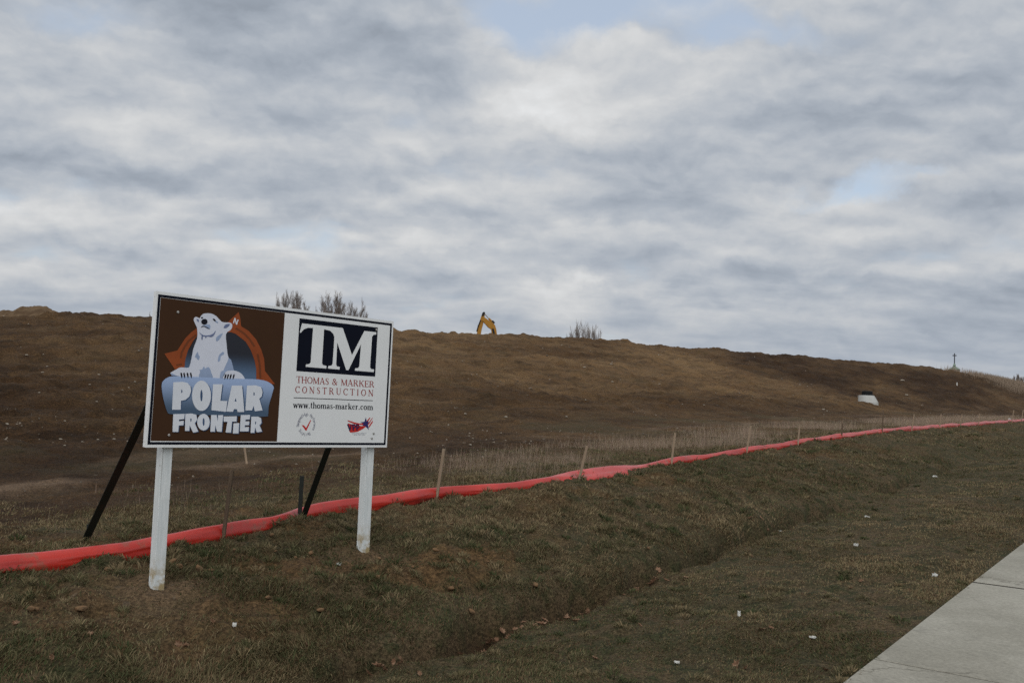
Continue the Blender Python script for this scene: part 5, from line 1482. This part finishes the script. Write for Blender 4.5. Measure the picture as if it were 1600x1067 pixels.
LV = [(600, 1052, 1.5), (690, 1017, 1.2), (625, 1040, 1.1), (655, 1060, .9), (745, 1000, 1.2), (700, 1008, 1.1), (925, 943, 1.3), (840, 962, 1.2), (1010, 908, 1.2), (1030, 898, 1.1), (1175, 965 - 100, .8), (1190, 987, 1.3), (1205, 984, 1.1), (1150, 1040, 1.3), (1165, 1043, 1.1), (1345, 906, 1.0), (1330, 918, .9),
      (280, 1008, 1.3), (290, 1004, 1.0), (140, 1000, .9), (60, 1010, 1.0), (25, 970, 1.1), (5, 915, 1.2), (332, 985, 1.0), (540, 990, 1.0), (480, 1020, .9), (930, 1025, 1.0), (1000, 985, .9), (1095, 930, .8), (1235, 820, .9), (1365, 770, .9), (1372, 768, .8), (1420, 930, .8), (1290, 1040, 1.0), (430, 1060, 1.1), (80, 1048, 1.1)]
def drop_leaf(p, s, label, group):
    o = bpy.data.objects.new('dead_leaf', random.choice(LM)); C.objects.link(o)
    o.location = (p[0], p[1], p[2] + 0.012); o.scale = (s * random.uniform(.4, .7), s * random.uniform(.3, .5), s * .6)
    o.rotation_euler = (random.gauss(0, .6), random.gauss(0, .6), random.uniform(0, 6.28))
    return tag(o, label, 'leaf', group)
for px, py, s in LV:
    drop_leaf(hit(px, py), s, 'single curled dead leaf lying on the lawn', 'dead leaves on the lawn')
DR = [(800, 978, 16, 'drift of curled brown leaves in the ditch, nearest the sign posts'), (1020, 905, 14, 'drift of dead leaves in the ditch below the grassy bank'), (1187, 822, 9, 'small drift of tan leaves at the dark end of the gully'),
      (615, 1050, 8, 'few brown leaves caught in the ditch at the bottom edge'), (868, 972, 8, 'loose line of brown leaves beside the bare ditch mud'), (740, 1002, 8, 'flattened brown leaves in the turf beside the ditch')]
for px, py, k, lab in DR:
    p = hit(px, py)
    root = empty('leaf_drift', p)
    tag(root, lab, 'leaf drift', 'leaf drifts in the ditch')
    bm = bmesh.new()
    for i in range(int(k * 1.2)):
        me = LM[i % 5].copy()
        du, dv = random.gauss(0, .22), random.gauss(0, .11)
        x = du * SA - dv * CA; y = du * CA + dv * SA
        z = float(height(p[0] + x, p[1] + y)) - p[2] + 0.025 + random.random() * .03
        M = Matrix.Translation((x, y, z)) @ Matrix.Rotation(random.uniform(0, 6.28), 4, 'Z') @ Matrix.Rotation(random.gauss(0, .6), 4, 'X') @ Matrix.Scale(random.uniform(.35, .85), 4)
        me.transform(M); bm.from_mesh(me); bpy.data.meshes.remove(me)
    me = bpy.data.meshes.new('leaves'); bm.to_mesh(me); bm.free()
    link_mesh('leaves', me, M_leaf, root)

# litter: crumpled sheets
def scrap(name, w, h, m, seed, px, py, up, label, cat='litter'):
    w, h = w * 0.72, h * 0.72
    rnd = random.Random(seed)
    bm = bmesh.new(); n = 7
    grid = [[bm.verts.new(((i / (n - 1) - .5) * w + rnd.gauss(0, .05) * w, rnd.gauss(0, .10) * w, (j / (n - 1)) * h * 0.9 + rnd.gauss(0, .06) * h)) for j in range(n)] for i in range(n)]
    for i in range(n - 1):
        for j in range(n - 1):
            bm.faces.new((grid[i][j], grid[i + 1][j], grid[i + 1][j + 1], grid[i][j + 1]))
    me = bpy.data.meshes.new(name); bm.to_mesh(me); bm.free()
    o = link_mesh(name, me, m)
    so = o.modifiers.new('thickness', 'SOLIDIFY'); so.thickness = 0.002
    p = hit(px, py)
    o.location = (p[0], p[1], p[2] + 0.02)
    o.rotation_euler = (-up, 0, rnd.uniform(-.5, .5) - math.atan2(p[0], p[1]))
    tag(o, label, cat, 'litter on the lawn')
scrap('paper_scrap', 0.030, 0.065, M_paper, 1, 1154.5, 971, 0.2, 'upright white paper scrap standing in the lawn left of the sidewalk')
scrap('paper_scrap', 0.075, 0.05, M_paper, 2, 1337, 855, 0.5, 'rounded white scrap on the lawn, brightest in the open middle')
scrap('paper_scrap', 0.075, 0.05, M_paper, 3, 1460, 904, 0.9, 'white torn paper on the lawn nearest the sidewalk edge')
scrap('wrapper', 0.24, 0.10, M_pink, 4, 1275, 805, 0.6, 'pale pinkish crumpled wrapper lying in the ditch')
scrap('paper_scrap', 0.13, 0.06, M_paper, 5, 1461, 744.5, 1.0, 'grey white crumpled scrap far along the lawn')
scrap('paper_scrap', 0.07, 0.04, M_paper, 6, 1220, 827, 0.8, 'small white scrap at the end of the ditch leaves')
scrap('paper_scrap', 0.10, 0.05, M_paper, 7, 1355, 809.5, 1.2, 'thin pale strip of paper flat on the lawn')
scrap('paper_scrap', 0.05, 0.03, M_paper, 8, 1058, 1032, 0.9, 'tiny white scrap on the lawn near the bottom of the ditch slope')
scrap('paper_scrap', 0.06, 0.04, M_paper, 9, 528, 886, 1.1, 'white shred on the turf between the sign posts, below the board')
scrap('paper_scrap', 0.04, 0.045, M_paper, 10, 365, 990, 0.4, 'small upright white scrap on turf in front of the left post')
scrap('paper_scrap', 0.07, 0.03, M_paper, 11, 1271, 1003, 1.2, 'pale scrap on the lawn close to the bottom of the sidewalk')
scrap('paper_scrap', 0.20, 0.16, M_paper, 12, 1578, 657.5, 0.4, 'white scrap caught against the far end of the red fence')

# small survey stakes and a marker post out on the dirt
def lone_stake(px, py, hgt, lean, m, name, label, cat, w=0.04):
    p = hit(px, py)
    o = MB().box((0, 0, hgt / 2 - 0.08), (w, w * 0.55, hgt + 0.16), bev=0.002).build(name, m)
    o.location = tuple(p); o.rotation_euler = (0, lean, -math.atan2(p[0], p[1]))
    tag(o, label, cat)
lone_stake(385.5, 726, 0.36, -0.2, M_lath_p, 'survey_stake', 'pale leaning wooden stake behind the sign by the muddy track', 'stake', 0.034)
lone_stake(1495.3, 604, 0.36, 0.0, M_paper, 'marker_post', 'small white marker post on the dark slope below the church cross', 'marker', 0.12)
